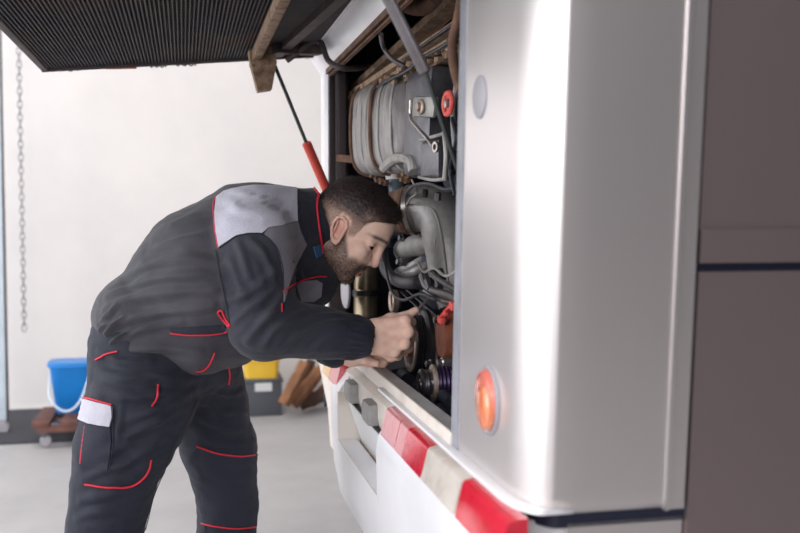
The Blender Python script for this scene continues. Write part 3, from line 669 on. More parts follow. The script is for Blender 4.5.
obj('wire_loom', MB().tube([P(384, 262, .54), P(392, 292, .53), P(404, 300, .53), P(420, 294, .53), P(436, 300, .53)], .0040, 8, 5), 'rubber', BUS)
obj('injector_pipe', MB().tube([P(418, 262, .54), P(424, 272, .53), P(434, 268, .53), P(446, 276, .53), P(458, 270, .53)], .0034, 8, 5), 'tank', BUS)
for k, (px, py, X) in enumerate(((370, 262, .57), (372, 252, .57), (402, 238, .60), (400, 262, .58), (438, 320, .58), (430, 364, .56))):
    obj('bolt', MB().lathe(P(px, py, X), (-1, -.2, .1), [(-.02, .012), (0, .012), (.003, .008), (.010, .008), (.011, 0)], 6), 'steel', BUS)
# red linkage arm
mb = MB().beam(P(441, 321, .535), P(453.5, 306, .535), .008, .015, (1, 0, 0), .003).obox(P(441.5, 320, .53), Vector((.006, 0, 0)), Vector((0, .013, .002)), Vector((0, -.003, .0075)), .003).obox(P(453, 306, .53), Vector((.006, 0, 0)), Vector((0, .014, .002)), Vector((0, -.003, .008)), .003).lathe(P(447, 313, .53), (-1, 0, 0), [(0, .007), (.006, .007), (.006, 0)], 12)
obj('red_linkage_arm', mb, 'redpl', BUS)

# ================================================================== THE MECHANIC
Y0 = 2.35
def Mp(px, py, dy=0): return PY(px, py, Y0+dy)
def body_prims(S, J, k=.03):
    for (a, b, ra, rb, ys) in J: S.cone(a, b, ra, rb, k, ys)
r_ = lambda n: n*.00236
# ---- head frame
hp, hy = R(33), R(20)
HF = Vector((math.cos(hp)*math.cos(hy), -math.cos(hp)*math.sin(hy), -math.sin(hp)))
HL = Vector((math.sin(hy), math.cos(hy), 0)); HU = HF.cross(HL)
rl = R(-3); HL, HU = HL*math.cos(rl)+HU*math.sin(rl), HU*math.cos(rl)-HL*math.sin(rl)
HR = np.array([[HF.x, HL.x, HU.x], [HF.y, HL.y, HU.y], [HF.z, HL.z, HU.z]])
HO = PY(337.5, 231, Y0-.075)-HL*(-.075)
def H(x, y, z): return HO+HF*x+HL*y+HU*z
pts = [H(sx*.17, sy*.12, z) for sx in (-1, 1) for sy in (-1, 1) for z in (-.17, .17)]
lo = [min(p[i] for p in pts)-.01 for i in range(3)]; hi = [max(p[i] for p in pts)+.01 for i in range(3)]
neckA, neckB = H(-.028, 0, -.015), Mp(296, 232)
def head_sdf(h=.0017, full=True):
    S = SDF(lo, hi, h); E = lambda c, r__, k=.01, mode='u': S.ell(H(*c), r__, k, HR, mode)
    C = lambda a, b, ra, rb, k=.01, mode='u': S.cone(H(*a), H(*b), ra, rb, k, 1, mode)
    E((-.002, 0, .050), (.084, .072, .076)); E((.046, 0, .056), (.057, .058, .052), .02); E((-.038, 0, .02), (.055, .060, .055), .02)
    E((.036, 0, -.026), (.050, .052, .066), .02)
    if not full: return S
    for s in (1, -1):
        C((.002, s*.049, -.038), (.058, s*.020, -.082), .019, .015, .02)          # jaw
        E((.062, s*.042, -.010), (.022, .019, .018), .018)                        # cheekbone
        E((.056, s*.034, -.038), (.028, .022, .030), .02)                         # cheek
        E((.076, s*.018, -.022), (.018, .016, .022), .014)                        # beside the nose
    E((.066, 0, -.084), (.018, .023, .015), .016)                                 # chin
    E((.066, 0, -.052), (.025, .030, .026), .014)                                 # muzzle
    C((.090, -.010, .034), (.090, .010, .034), .012, .012, .014)
    for s in (1, -1):
        C((.091, s*.012, .034), (.072, s*.043, .031), .0105, .0070, .014)          # brow ridge
        E((.099, s*.032, .011), (.016, .015, .010), .012, 's')                    # socket
        E((.0735, s*.031, .0095), (.0150, .0165, .0135), .006)                    # lids
        E((.0855, s*.0325, .0085), (.0105, .0140, .0046), .002, 's')              # opening between the lids
    C((.094, 0, .024), (.1045, 0, -.014), .0090, .0098, .012)                     # nose
    E((.1035, 0, -.0215), (.0118, .0112, .0100), .007)
    for s in (1, -1):
        E((.091, s*.0125, -.0265), (.0105, .0072, .0075), .006); E((.097, s*.006, -.0325), (.0045, .0032, .003), .002, 's')
    C((.088, 0, -.036), (.087, 0, -.044), .006, .006, .008)
    E((.0865, 0, -.0525), (.0085, .0215, .0055), .004); E((.0845, 0, -.0635), (.0085, .0185, .0062), .004)
    C((.0925, -.018, -.0580), (.0925, .018, -.0580), .0014, .0014, .0025, 's')
    E((.087, 0, -.0745), (.008, .016, .004), .006, 's')
    for s in (1, -1):                                                             # ears
        q = lambda x, z, o=0: (.002+x*.95-z*.15, s*(.0715+o-x*.28), z)
        rim = [(.012, .004), (.014, .018), (.008, .029), (-.004, .033), (-.015, .027), (-.019, .013), (-.017, -.002), (-.011, -.014), (-.003, -.024), (.006, -.026), (.010, -.018), (.011, -.010)]
        E(q(-.001, .004, -.003), (.017, .0055, .028), .004)
        E(q(.0, .005, .006), (.0110, .0068, .019), .003, 's')
        for a, b in zip(rim[:-1], rim[1:]): C(q(*a, .004), q(*b, .004), .0036, .0036, .003)
        C(q(-.010, .020, .002), q(-.009, -.006, .002), .0026, .0026, .003)
        E(q(.011, -.004, .002), (.0045, .0035, .006), .003)
        E(q(.002, -.022, .003), (.0075, .0042, .0065), .004)
    S.cone(neckA, neckB, .050, .060, .025)
    S.cone(H(-.010, 0, -.04), Mp(308, 246), .042, .052, .03)
    return S
def local(V): return (V-np.array(HO))@HR
S = head_sdf(); Vh, Fh = S.mesh(); Vh = relax(Vh, Fh, 2, .5)
Lh = local(Vh); x, y, z = Lh.T
ay = np.abs(y)
def nz(V, s, seed=0): return np.array([noise.noise(Vector(v)*s+Vector((seed, seed, seed))) for v in V])
n1 = nz(Vh, 45); n2 = nz(Vh, 300, 4)
# hair line, in head coordinates: height above which hair grows
def hairline(x): return np.interp(x, [-.12, -.055, -.035, -.014, .014, .022, .036, .045, .058, .080, .095, .12], [-.052, -.046, -.022, .040, .034, .002, .006, .042, .062, .074, .082, .10])
hz_ = z-hairline(x)
# short stubbly sides: skin shows through
side_stub = smooth01(hz_+n1*.004, -.004, .010)*(.40+.45*smooth01(z, .02, .06))
jawl = np.interp(x, [-.03, .005, .02, .034, .052, .066, .10], [-.03, .010, .000, -.016, -.036, -.030, -.034])
beard = smooth01(jawl-z, -.008, .010)*smooth01(x+.016, 0, .012)*smooth01(z+.135, 0, .02)
lips = np.exp(-((z+.058)/.0085)**4)*(ay < .020)*(x > .074)
beard = beard*(1-.95*lips)*(1-smooth01(ay, .066, .070)*(x > -.02)*(z > -.030))
fade = np.interp(np.sqrt((x-.05)**2), [0, .2], [1, 1])
brow = np.exp(-((z-(.0365-.15*np.maximum(ay-.034, 0)))/.0045)**2)*smooth01(ay, .010, .015)*smooth01(.058-ay, 0, .008)*(x > .05)
lash = np.exp(-((np.hypot((ay-.0325)/1.25, (z-.0085)*2.2)-.0105)/.0018)**2)*(x > .06)*.7*(z > .007)
stub = np.clip(np.maximum.reduce([side_stub, beard*(.76+.22*n2), brow*.9, lash]), 0, .96)
red = np.clip(lips*.75+np.exp(-((x-.108)**2+y**2+(z+.022)**2)/.016**2)*.3+np.exp(-(((x-.001)/.02)**2+((z-.004)/.03)**2))*(ay > .07)*.55, 0, 1)

# ---- rest of the body (under the clothes)
SB = SDF((-.55, 1.9, .0), (.55, 2.85, 1.5), .010)
hipN, hipF = Mp(150, 385, -.09), Mp(196, 385, .09)
kneeN, kneeF = Mp(108, 505, -.10), Mp(228, 487, .15)
ankN, ankF = Mp(88, 700, -.10), Mp(226, 682, .15); ankN.z = ankF.z = .10
shN, elN, wrN = Mp(258, 240, -.16), Mp(264, 327, -.20), Mp(358, 337, -.18)
shF, elF, wrF = Mp(272, 245, .17), Mp(292, 332, .16), Mp(342, 352, -.04)
for (a, b, ra, rb, ys) in [(Mp(148, 340), Mp(210, 280), .10, .12, 1.35), (Mp(210, 280), Mp(262, 244), .12, .11, 1.4), (Mp(262, 240), Mp(300, 230), .09, .06, 1.1),
        (Mp(150, 345), hipN, .088, .078, 1.1), (Mp(155, 350), hipF, .088, .075, 1.1), (hipN, kneeN, .074, .058, 1), (kneeN, ankN, .058, .036, 1), (hipF, kneeF, .066, .052, 1), (kneeF, ankF, .055, .036, 1),
        (shN, elN, .050, .040, 1), (elN, wrN, .042, .028, 1), (shF, elF, .050, .040, 1), (elF, wrF, .042, .027, 1),
        (ankN, ankN+Vector((.11, -.01, -.055)), .034, .020, 1), (ankF, ankF+Vector((.11, -.01, -.055)), .034, .020, 1)]:
    SB.cone(a, b, ra, rb, .03, ys)
Vb, Fb = SB.mesh(); Vb = relax(Vb, Fb, 2)

# ---- hands
def finger(S, P, r0, r1, k=.004):
    m = len(P)-1
    for i in range(m): S.cone(P[i], P[i+1], r0+(r1-r0)*i/m, r0+(r1-r0)*(i+1)/m, k)
w = Mp(356, 337, -.18); YH = -.17
S = SDF(Mp(322, 380, -.29), Mp(432, 296, .02), .0014)
hq = lambda px, py, dy: Mp(px, py, YH+dy)
S.cone(Mp(345, 337, -.18), hq(372, 336, 0), .030, .0285, .01, .8)
kn = [hq(405, 321, -.006), hq(408, 332, -.012), hq(404, 344, -.010), hq(394, 352, -.002)]
wr = [hq(374, 326, -.002), hq(374, 334, -.004), hq(374, 341, -.002), hq(373, 347, .004)]
for a, b in zip(wr, kn): S.cone(a, b, .0175, .0125, .016)
S.ell(hq(388, 337, .012), (.036, .024, .036), .014)
fi = [[kn[0], hq(411, 322, .030), hq(410, 328, .056), hq(402, 333, .060)],
      [kn[1], hq(413, 335, .028), hq(409, 342, .054), hq(400, 341, .058)],
      [kn[2], hq(408, 348, .030), hq(402, 352, .054), hq(393, 349, .054)],
      [kn[3], hq(398, 356, .028), hq(391, 358, .046), hq(384, 354, .044)]]
for P_, r0 in zip(fi, (.0118, .0120, .0114, .0102)): finger(S, P_, r0, r0*.80, .005)
for p in kn: S.ell(p+Vector((.001, -.003, .001)), (.0105, .0095, .0105), .008)
finger(S, [hq(376, 326, .010), hq(391, 319, .010), hq(404, 317, .012), hq(415.5, 310.5, .018)], .0155, .0082, .008)   # thumb on top
Vr, Fr = S.mesh(); Vr = relax(Vr, Fr, 1, .5)
S = SDF(Mp(306, 384, -.14), Mp(402, 330, .07), .0014)
lq = lambda px, py, dy: Mp(px+2.5, py+2, -.04+dy)
S.cone(Mp(326, 349, -.03), lq(348, 355, .0), .027, .022, .01)
kn = [lq(368, 354, -.020), lq(370, 358, -.006), lq(369, 360.5, .010), lq(366, 361, .026)]
for b in kn: S.cone(lq(348, 356, (b.y-Y0+.04)*.5), b, .015, .0108, .010)
fi = [[kn[0], lq(379, 353, -.026), lq(386, 356, -.018), lq(380, 361, -.010)],
      [kn[1], lq(382, 360, -.010), lq(386, 352, -.004), lq(380, 349, .0)],
      [kn[2], lq(381, 362, .008), lq(386, 355, .014), lq(380, 351, .016)],
      [kn[3], lq(376, 362, .026), lq(381, 357, .030), lq(377, 352, .030)]]
for P_, r0 in zip(fi, (.0098, .0100, .0096, .0084)): finger(S, P_, r0, r0*.84)
finger(S, [lq(350, 352, -.016), lq(362, 357, -.036), lq(374, 361, -.040)], .0130, .0086, .006)
Vl, Fl = S.mesh(); Vl = relax(Vl, Fl, 1, .5)

# ---- one body mesh: trunk and limbs, head and neck, both hands
parts = [(Vb, Fb), (Vh, Fh), (Vr, Fr), (Vl, Fl)]; Vs = np.concatenate([p[0] for p in parts]); o_ = 0; Fs_ = []
for v, f in parts: Fs_.append(f+o_); o_ += len(v)
zz = lambda a, i: a if i == 1 else np.zeros(len(parts[i][0]))
feet = Vector((.0, Y0, 0))
def tint(V): return np.clip(nz(V, 60, 2)*.4+.05, 0, .3)
tmp = []
for i, (v, f) in enumerate(parts):
    o = npmesh('p', v, f, 'skin', None, {'stub': stub if i == 1 else np.zeros(len(v)), 'red': red if i == 1 else tint(v) if i > 1 else np.zeros(len(v))})
    bm = bmesh.new(); bm.from_mesh(o.data); bmesh.ops.delete(bm, geom=[q for q in bm.verts if not q.link_faces], context='VERTS'); bmesh.ops.recalc_face_normals(bm, faces=bm.faces)
    bm.to_mesh(o.data); bm.free(); tmp.append(o)
man = tmp[0]
for o in tmp[1:]:
    md = man.modifiers.new('join', 'BOOLEAN'); md.operation = 'UNION'; md.object = o; md.solver = 'EXACT'
dg = bpy.context.evaluated_depsgraph_get(); me = bpy.data.meshes.new_from_object(man.evaluated_get(dg))
print('BOOL', len(me.vertices), [a_.name for a_ in me.attributes], sum(len(p[0]) for p in parts))
ok = len(me.vertices) > .6*sum(len(p[0]) for p in parts) 
for md in list(man.modifiers): man.modifiers.remove(md)
if ok:
    from mathutils.kdtree import KDTree
    man.data = me; me.shade_smooth(); kd = KDTree(len(Vs)); SA = np.concatenate([zz(stub, 0), stub, zz(0, 2), zz(0, 3)]); RA = np.concatenate([zz(0, 0), red, tint(Vr), tint(Vl)])
    for i, v in enumerate(Vs): kd.insert(v, i)
    kd.balance(); ix = [kd.find(v.co)[1] for v in me.vertices]
    for nm, A_ in (('stub', SA), ('red', RA)):
        if nm in me.attributes: me.attributes.remove(me.attributes[nm])
        at = me.attributes.new(nm, 'FLOAT', 'POINT'); at.data.foreach_set('value', A_[ix].astype(np.float32))
elif 0: pass
else: man.data = npmesh('q', Vs, np.concatenate(Fs_), 'skin', None, {'stub': np.concatenate([zz(stub, 0), stub, zz(0, 2), zz(0, 3)])}).data; bpy.data.objects.remove(bpy.data.objects['q'])
for o in tmp[1:]: bpy.data.objects.remove(o)
man.name = man.data.name = 'person'
origin(man, feet)
tag(man, 'bearded person in dark work jacket and trousers bending forward into the engine bay', 'person')
# eyes
for s in (1, -1):
    c = H(.0732, s*.031, .0088); g = (HF*.94+HL*(-.16)+HU*(-.06)).normalized()
    mb = MB(); d, u, v_ = frame_of(g); V = []; n_ = 24; m_ = 16
    for i in range(m_+1):
        for j in range(n_):
            a, b = math.pi*i/m_, 2*math.pi*j/n_; V.append(c+(d*math.cos(a)+u*math.sin(a)*math.cos(b)+v_*math.sin(a)*math.sin(b))*.0133)
    mb.add(V, [(i*n_+j, i*n_+(j+1) % n_, (i+1)*n_+(j+1) % n_, (i+1)*n_+j) for i in range(m_) for j in range(n_)])
    e = obj('eye', mb, 'eyew', man, 180)
    at = e.data.attributes.new('iris', 'FLOAT', 'POINT'); at.data.foreach_set('value', [1.0 if (i // n_) < 5 else 0.0 for i in range(len(V))])

# ---- hair: short fade, thicker on the crown, with real strands
S = head_sdf(.0022, False)
Gx, Gy, Gz = S.sub(S.lo, S.lo+S.h*(S.n-1))[1]
Q = np.stack([np.broadcast_to(Gx, S.D.shape), np.broadcast_to(Gy, S.D.shape), np.broadcast_to(Gz, S.D.shape)], -1)-np.array(HO)
Q = Q@HR; qx, qz = Q[..., 0], Q[..., 2]
t = np.clip(qz-hairline(qx), -.02, .2)
thick = -.004+.0055*smooth01(qz, .03, .07)+.0065*smooth01(qz, .06, .125)+.006*smooth01(qx, .03, .09)*smooth01(t, .0, .02)
S.D = (S.D-thick).astype(np.float32); S.D = np.maximum(S.D, (-(t-.001)).astype(np.float32))
Vq, Fq = S.mesh(); Vq = relax(Vq, Fq, 2); Nq = normals(Vq, Fq); Lq = local(Vq)
Vq = Vq+Nq*(nz(Vq*np.array([1, 1.0, 1]), 170, 3)*.0010)[:, None]
tl_ = (local(Vq)[:, 2]-.036-.02*(local(Vq)[:, 0] > .03))
hair = npmesh('hair', Vq, Fq, 'hair', man, {'edge': np.clip(1-smooth01(tl_+nz(Vq, 90, 1)*.008, .0, .034), 0, 1)*.75*smooth01(np.abs(local(Vq)[:, 1]), .034, .054)})
def strands(name, Vsrc, Nsrc, prob, count, Lf, lay, w, m, parent):
    idx = rng.choice(len(Vsrc), count, p=prob/prob.sum()); V = []; Fs = []
    for i in idx:
        p = Vector(Vsrc[i])+Vector(rng.normal(0, .0008, 3)); n_ = Vector(Nsrc[i]); l = Lf(i)*rng.uniform(.7, 1.2)
        d = (n_+Vector(lay(i))+Vector(rng.normal(0, .20, 3))).normalized(); d2 = (d+Vector(lay(i))*.8).normalized()
        u = d.cross(Vector(rng.normal(0, 1, 3))).normalized()*w; v_ = d.cross(u).normalized()*w; o = len(V)
        q = p+d*l*.5; e = q+d2*l*.5; p = p-n_*.001
        V += [p+u, p-u*.5+v_*.87, p-u*.5-v_*.87, q+u*.7, q-u*.35+v_*.6, q-u*.35-v_*.6, e]
        for a in range(3):
            b = (a+1) % 3; Fs += [(o+a, o+b, o+3+b, o+3+a), (o+3+a, o+3+b, o+6)]
    mb = MB(); mb.v = V; mb.f = Fs; ob = obj(name, mb, m, parent, 180, kind='stuff', fix=False); return ob
tq = Lq[:, 2]-hairline(Lq[:, 0])
top = smooth01(Lq[:, 2], .045, .115)
outside = (Nq*(Vq-np.array(H(-.01, 0, .04)))).sum(1) > 0
pr = (smooth01(tq, .0, .02)*(.35+top))*outside+1e-9
layv = HF*.9+HU*.05
strands('hair_strands', Vq, Nq, pr, 9000, lambda i: .003+.009*top[i], lambda i: HF*(.2+.9*top[i])-HU*(.5*(1-top[i])), .00033, 'hair', hair)
Nh = normals(Vh, Fh)
pb = beard**1.5*(Lh[:, 2] > -.14)*(1-np.clip(lips, 0, 1))+1e-9; pb[(ay < .022) & (z > -.068) & (z < -.048) & (x > .07)] = 1e-9
pb = pb+brow*.5
strands('beard', Vh, Nh, pb, 4200, lambda i: .0028+.0020*(Lh[i, 2] < -.06), lambda i: -HU*.8+HF*.1 if Lh[i, 2] < .02 else HL*(.8 if Lh[i, 1] > 0 else -.8), .00028, 'hair', man)
pf = smooth01(hz_, -.002, .012)*(1-smooth01(z, .05, .09))+1e-9
strands('stubble', Vh, Nh, pf*(.35+smooth01(z, .01, .06)), 9000, lambda i: .0026+.003*max(0, min(1, (z[i]-.03)/.04)), lambda i: -HU*.7-HF*.3, .00024, 'hair', man)

# ---- jacket
S = SDF((-.42, 1.98, .78), (.52, 2.74, 1.46), .0042)
J = [(Mp(150, 314), Mp(207, 279), .110, .163, 1.22), (Mp(207, 279), Mp(254, 244), .163, .142, 1.28), (Mp(225, 312), Mp(232, 316), .098, .098, 1.25),
     (Mp(128, 318), Mp(150, 322), .078, .098, 1.35), (Mp(128, 334), Mp(195, 346), .062, .066, 2.35), (Mp(195, 346), Mp(232, 340), .066, .056, 2.1), (Mp(254, 243), Mp(292, 226), .140, .088, 1.15), (Mp(285, 262), Mp(312, 282), .085, .060, 1.5)]
for (a, b, ra, rb, ys) in J: S.cone(a, b, ra, rb, .035, ys)
def sleeve(a, b, c, side, ra, rm, re, rc):
    S.cone(a, b, ra, rm, .022); S.cone(b, b, re, re, .015); S.cone(b, c, re*.97, rc, .015)
    d = (c-b).normalized(); S.cone(c-d*.020, c+d*.016, rc*.90, rc*.93, .004)      # cuff
    if side < 0: S.cone(c+d*.014, c+d*.06, rc*.72, rc*.72, .003, 1, 's')
shN2, elN2, cfN = Mp(254, 240, -.155), Mp(264, 325, -.20), Mp(353, 337, -.18)
sleeve(shN2, elN2, cfN, -1, .084, .073, .074, .049)
sleeve(Mp(282, 244, .16), Mp(300, 318, .16), Mp(331, 349, -.02), 1, .080, .062, .064, .042)
# collar
cA, cB = Mp(297, 224, 0), Mp(318, 221, 0); cd_ = (cB-cA).normalized()
S.cone(cA, cB, .083, .080, .008); 
S.cone(cB+cd_*.02, cB+cd_*.30, .071, .071, .003, 1, 's')
pl = cB+cd_*.012
Gx, Gy, Gz = S.sub(S.lo, S.lo+S.h*(S.n-1))[1]
plane = ((Gx-pl.x)*cd_.x+(Gy-pl.y)*cd_.y+(Gz-pl.z)*cd_.z+.10*(Gz-pl.z)).astype(np.float32)
near = (np.sqrt((Gx-pl.x)**2+(Gy-pl.y)**2+(Gz-pl.z)**2) < .13) & (Gz > pl.z-.085)
S.D = np.where(near, np.maximum(S.D, plane), S.D)
Vj, Fj = S.mesh(); Vj = relax(Vj, Fj, 3, .5); bv = bvh_of(Vj, Fj)
FJ = [  # sleeve
 ([(228, 262), (238, 282), (246, 300)], .004, .010), ([(226, 300), (242, 296), (262, 284), (276, 268)], .006, .009), ([(234, 322), (252, 306), (272, 292)], .006, .008),
 ([(246, 343), (262, 322), (276, 306), (284, 292)], .007, .008), ([(262, 350), (274, 330), (290, 318), (304, 312)], .006, .007), ([(282, 350), (300, 334), (326, 324), (344, 322)], .005, .007),
 ([(306, 355), (322, 342), (344, 336)], .004, .006), ([(250, 240), (262, 252), (272, 270), (276, 288)], .005, .008), ([(236, 242), (244, 262), (250, 284)], .004, .008), ([(292, 322), (312, 318), (340, 314)], .003, .006),
 # back and waist
 ([(104, 310), (130, 298), (165, 292), (216, 290)], 0.0080, .010), ([(108, 296), (140, 282), (180, 276), (218, 276)], 0.0064, .010), ([(120, 278), (150, 264), (186, 258), (215, 262)], 0.0056, .010),
 ([(106, 330), (135, 318), (170, 312), (212, 306)], 0.0080, .009), ([(112, 342), (140, 330), (180, 322)], 0.0080, .008), ([(104, 336), (112, 326), (122, 318)], 0.0096, .006), ([(108, 346), (118, 336), (130, 328)], 0.0096, .006),
 ([(100, 322), (108, 314), (116, 306)], 0.0080, .006), ([(98, 332), (106, 322)], 0.0080, .005), ([(150, 250), (176, 240), (205, 238)], 0.0048, .010), ([(120, 352), (150, 348), (200, 352)], 0.0064, .008),
 ([(228, 200), (240, 210), (262, 214)], .004, .009), ([(235, 192), (262, 200), (288, 208)], .0035, .009), ([(262, 222), (282, 214), (296, 204)], .004, .008), ([(284, 246), (298, 240), (304, 228)], .004, .007),
 ([(292, 262), (300, 276), (304, 292)], .004, .008), ([(302, 196), (305, 215), (308, 238)], .0025, .007)]
Vj = folds(Vj, Fj, bv, FJ)
Nj = normals(Vj, Fj); nn = nz(Vj*np.array([.7, 1, 1.6]), 16, 9); n2 = nz(Vj*np.array([.6, 1, 1.8]), 42, 5); Vj = Vj+Nj*(nn*.0045+n2*.0016)[:, None]
# gathered elastic cuffs
for (a, b, c) in ((elN2, cfN, 1), (Mp(300, 318, .16), Mp(331, 349, -.02), 1)):
    d = np.array((b-a).normalized()); rel = Vj-np.array(b); al = rel@d; rad = rel-al[:, None]*d; rn = np.linalg.norm(rad, axis=1)
    u = np.array(frame_of(Vector(d))[1]); v_ = np.cross(d, u); ang = np.arctan2(rad@v_, rad@u); m_ = (np.exp(-((al+.002)/.017)**4))*(rn < .08)
    Vj = Vj+(rad/np.maximum(rn, 1e-6)[:, None])*(m_*.0030*np.sin(ang*22))[:, None]
# sleeves, collar and far front are navy, the trunk is charcoal
d1, _ = segdist(Vj, [shN2, elN2, cfN]); d2, _ = segdist(Vj, [Mp(300, 250, .19), Mp(300, 318, .16), Mp(331, 349, -.02)]); px_, py_ = pixV(Vj)
cuffm = smooth01(segdist(Vj, [Mp(310, 338, -.19), cfN, Mp(372, 337, -.18)])[0], .075, .06)*smooth01(px_, 305, 340)
coll = (smooth01(px_, 296, 299)*(py_ < 262)*(d1 > .10))
navy = np.clip(np.maximum.reduce([cuffm, coll, smooth01(.075-d2, 0, .01)*(d1 > .1), smooth01(px_, 286, 296)*(py_ > 250)*(d1 > .085), smooth01(.090-d1, 0, .01)*.75]), 0, 1)
jac = npmesh('jacket', Vj, Fj, 'jacket', man, {'navy': navy}); jac['label'] = 'charcoal work jacket'
bj = bvh_of(Vj, Fj)
patch('shoulder_yoke', bj, [(216.5, 197.5), (224, 192), (232, 189.5), (242, 187.5), (253, 186), (275, 186), (297, 188.5), (296.5, 205), (297, 221), (280, 226), (268, 228), (262, 233), (257, 232.5), (247, 233), (238, 235), (228, 241), (219, 247), (216, 230), (214.5, 213)], jac, 'yoke', step=3, label='light grey shoulder yoke')
patch('front_panel', bj, [(264, 234), (268, 228.5), (280, 226.5), (297, 221.5), (301, 234), (306, 245), (299, 258), (293, 270), (288, 286), (283.5, 302), (283.5, 288), (283, 275), (281, 262), (277, 248), (271, 240)], jac, 'yoked', step=3, label='mid grey front panel')
patch('chest_pocket', bj, [(296, 285), (303, 281), (316, 280), (322, 283), (321, 296), (314, 301), (302, 301)], jac, 'yoked', step=3, label='grey chest pocket')
patch('collar_tag', bj, [(313, 247), (320, 245), (321.5, 256), (316, 258)], jac, 'bluetag', step=2)
patch('pocket_welt', bj, [(170, 328), (190, 327), (225, 325), (228, 331), (200, 334), (171, 333)], jac, 'knee', step=3)
seam('piping', bj, [(217, 196), (214, 205), (214.5, 220), (216.5, 235), (219, 248)], jac)
seam('piping', bj, [(170, 333.5), (190, 335), (210, 334.5), (228, 331.5)], jac)
seam('piping', bj, [(230, 327), (224, 320), (218, 312.5), (222, 310.5), (226, 318), (231, 326)], jac, .0024)
seam('piping', bj, [(322, 187.5), (319, 194), (317, 205), (317.5, 217), (319, 230), (321, 243), (322, 254)], jac, .0026)
seam('piping', bj, [(283, 292), (294, 284), (304, 279.5), (316, 277), (326, 277)], jac, .0018)
seam('piping', bj, [(281, 303), (281.5, 312)], jac, .0018)
seam('piping', bj, [(196, 371), (203, 370), (209, 364), (214, 353)], jac, .0020)
seam('stitching', bj, [(220, 248), (228, 241.5), (238, 235.5), (247, 233.5), (257, 233.5), (264, 235.5), (271, 241), (277, 249), (281, 262), (283, 276), (283, 290)], jac, .0012, 'navy')
seam('stitching', bj, [(216, 250), (220, 275), (226, 300), (230, 322)], jac, .001, 'navy')

# ---- trousers
S = SDF((-.50, 1.98, .04), (.36, 2.80, 1.12), .0050)
for (a, b, ra, rb, ys) in [(Mp(140, 338), Mp(185, 350), .104, .106, 1.25), (Mp(140, 362, -.03), Mp(142, 400, -.08), .114, .114, 1.05), (Mp(195, 365, .05), Mp(208, 400, .10), .105, .092, 1.05)]: S.cone(a, b, ra, rb, .04, ys)
for (a, b, c, d, R_) in ((Mp(142, 400, -.08), Mp(122, 450, -.10), Mp(104, 522, -.10), ankN, (.114, .104, .083, .070)), (Mp(208, 398, .10), Mp(219, 448, .14), Mp(228, 500, .16), ankF, (.092, .090, .076, .066))):
    S.cone(a, b, R_[0], R_[1], .02); S.cone(b, c, R_[1], R_[2], .012); S.cone(c, d-Vector((0, 0, .02)), R_[2], R_[3], .012)
Vt, Ft = S.mesh(); Vt = relax(Vt, Ft, 3, .5); bt = bvh_of(Vt, Ft)
FT = [([(96, 372), (125, 378), (160, 376), (200, 382)], .005, .009), ([(92, 388), (125, 396), (165, 394), (205, 388)], .006, .010), ([(130, 420), (160, 408), (190, 396)], .006, .009), ([(120, 440), (150, 425), (182, 406)], .006, .009),
 ([(116, 470), (140, 455), (165, 436)], .005, .009), ([(84, 478), (105, 470), (130, 462)], .005, .008), ([(80, 500), (110, 494), (146, 490)], .006, .008), ([(76, 518), (100, 512), (140, 512)], .005, .008), ([(90, 450), (110, 452), (130, 446)], .004, .008),
 ([(206, 402), (225, 412), (248, 410)], .006, .009), ([(206, 420), (228, 430), (252, 426)], .006, .009), ([(208, 440), (232, 446), (254, 440)], .004, .007), ([(210, 470), (230, 478), (254, 472)], .005, .010), ([(206, 500), (230, 506), (256, 498)], .005, .008), ([(212, 392), (228, 396), (244, 390)], .005, .007),
 ([(98, 352), (120, 362), (150, 362)], .006, .008), ([(150, 372), (175, 384), (200, 378)], .004, .008), ([(122, 400), (118, 430), (112, 455)], .003, .007)]
Vt = folds(Vt, Ft, bt, FT); Nt = normals(Vt, Ft); Vt = Vt+Nt*(nz(Vt, 14, 3)*.006+nz(Vt*np.array([1, 1, 1.6]), 34, 8)*.0022)[:, None]
tro = npmesh('trousers', Vt, Ft, 'navy', man); tro['label'] = 'navy work trousers'; bt = bvh_of(Vt, Ft)
bp = patch('cargo_pocket', bt, [(79, 412), (109, 421), (112, 440), (108, 470), (90, 466), (79, 462)], tro, 'knee', step=4, off=.004, label='dark cargo pocket')
patch('pocket_flap', bt, [(80, 398), (96, 402), (112.5, 406.5), (113, 416), (110, 427), (94, 425), (78.5, 419)], tro, 'yoke', step=3, off=.009, label='light grey pocket flap')
patch('knee_patch', bt, [(199, 448), (221, 454), (240, 455), (256, 454), (258, 480), (256, 526), (236, 527), (203, 523), (204, 490)], tro, 'knee', step=4)
for pts in ([(80, 396.5), (96, 400.5), (112, 405)], [(86, 426), (83, 445), (81, 463)], [(85, 484), (105, 487), (126, 487.5), (140, 481), (148, 471), (151, 460)], [(197, 446), (208, 450), (221, 454), (240, 456), (257, 454.5)],
            [(202, 523), (215, 526), (236, 528.5), (255, 527)], [(96, 360), (104, 355.5), (118, 351.5)], [(158, 384), (157, 396), (152, 407)], [(228, 368), (229, 376), (228, 384)]):
    seam('piping', bt, pts, tro, .0022)
for pts in ([(158, 384), (157, 396), (152, 407)], [(112, 408), (112, 440), (108, 471)], [(201, 448), (205, 490), (204, 533)], [(196, 398), (186, 420), (172, 445), (160, 480), (152, 530)]):
    seam('stitching', bt, [(p[0]+1.5, p[1]) for p in pts], tro, .0011, 'knee')
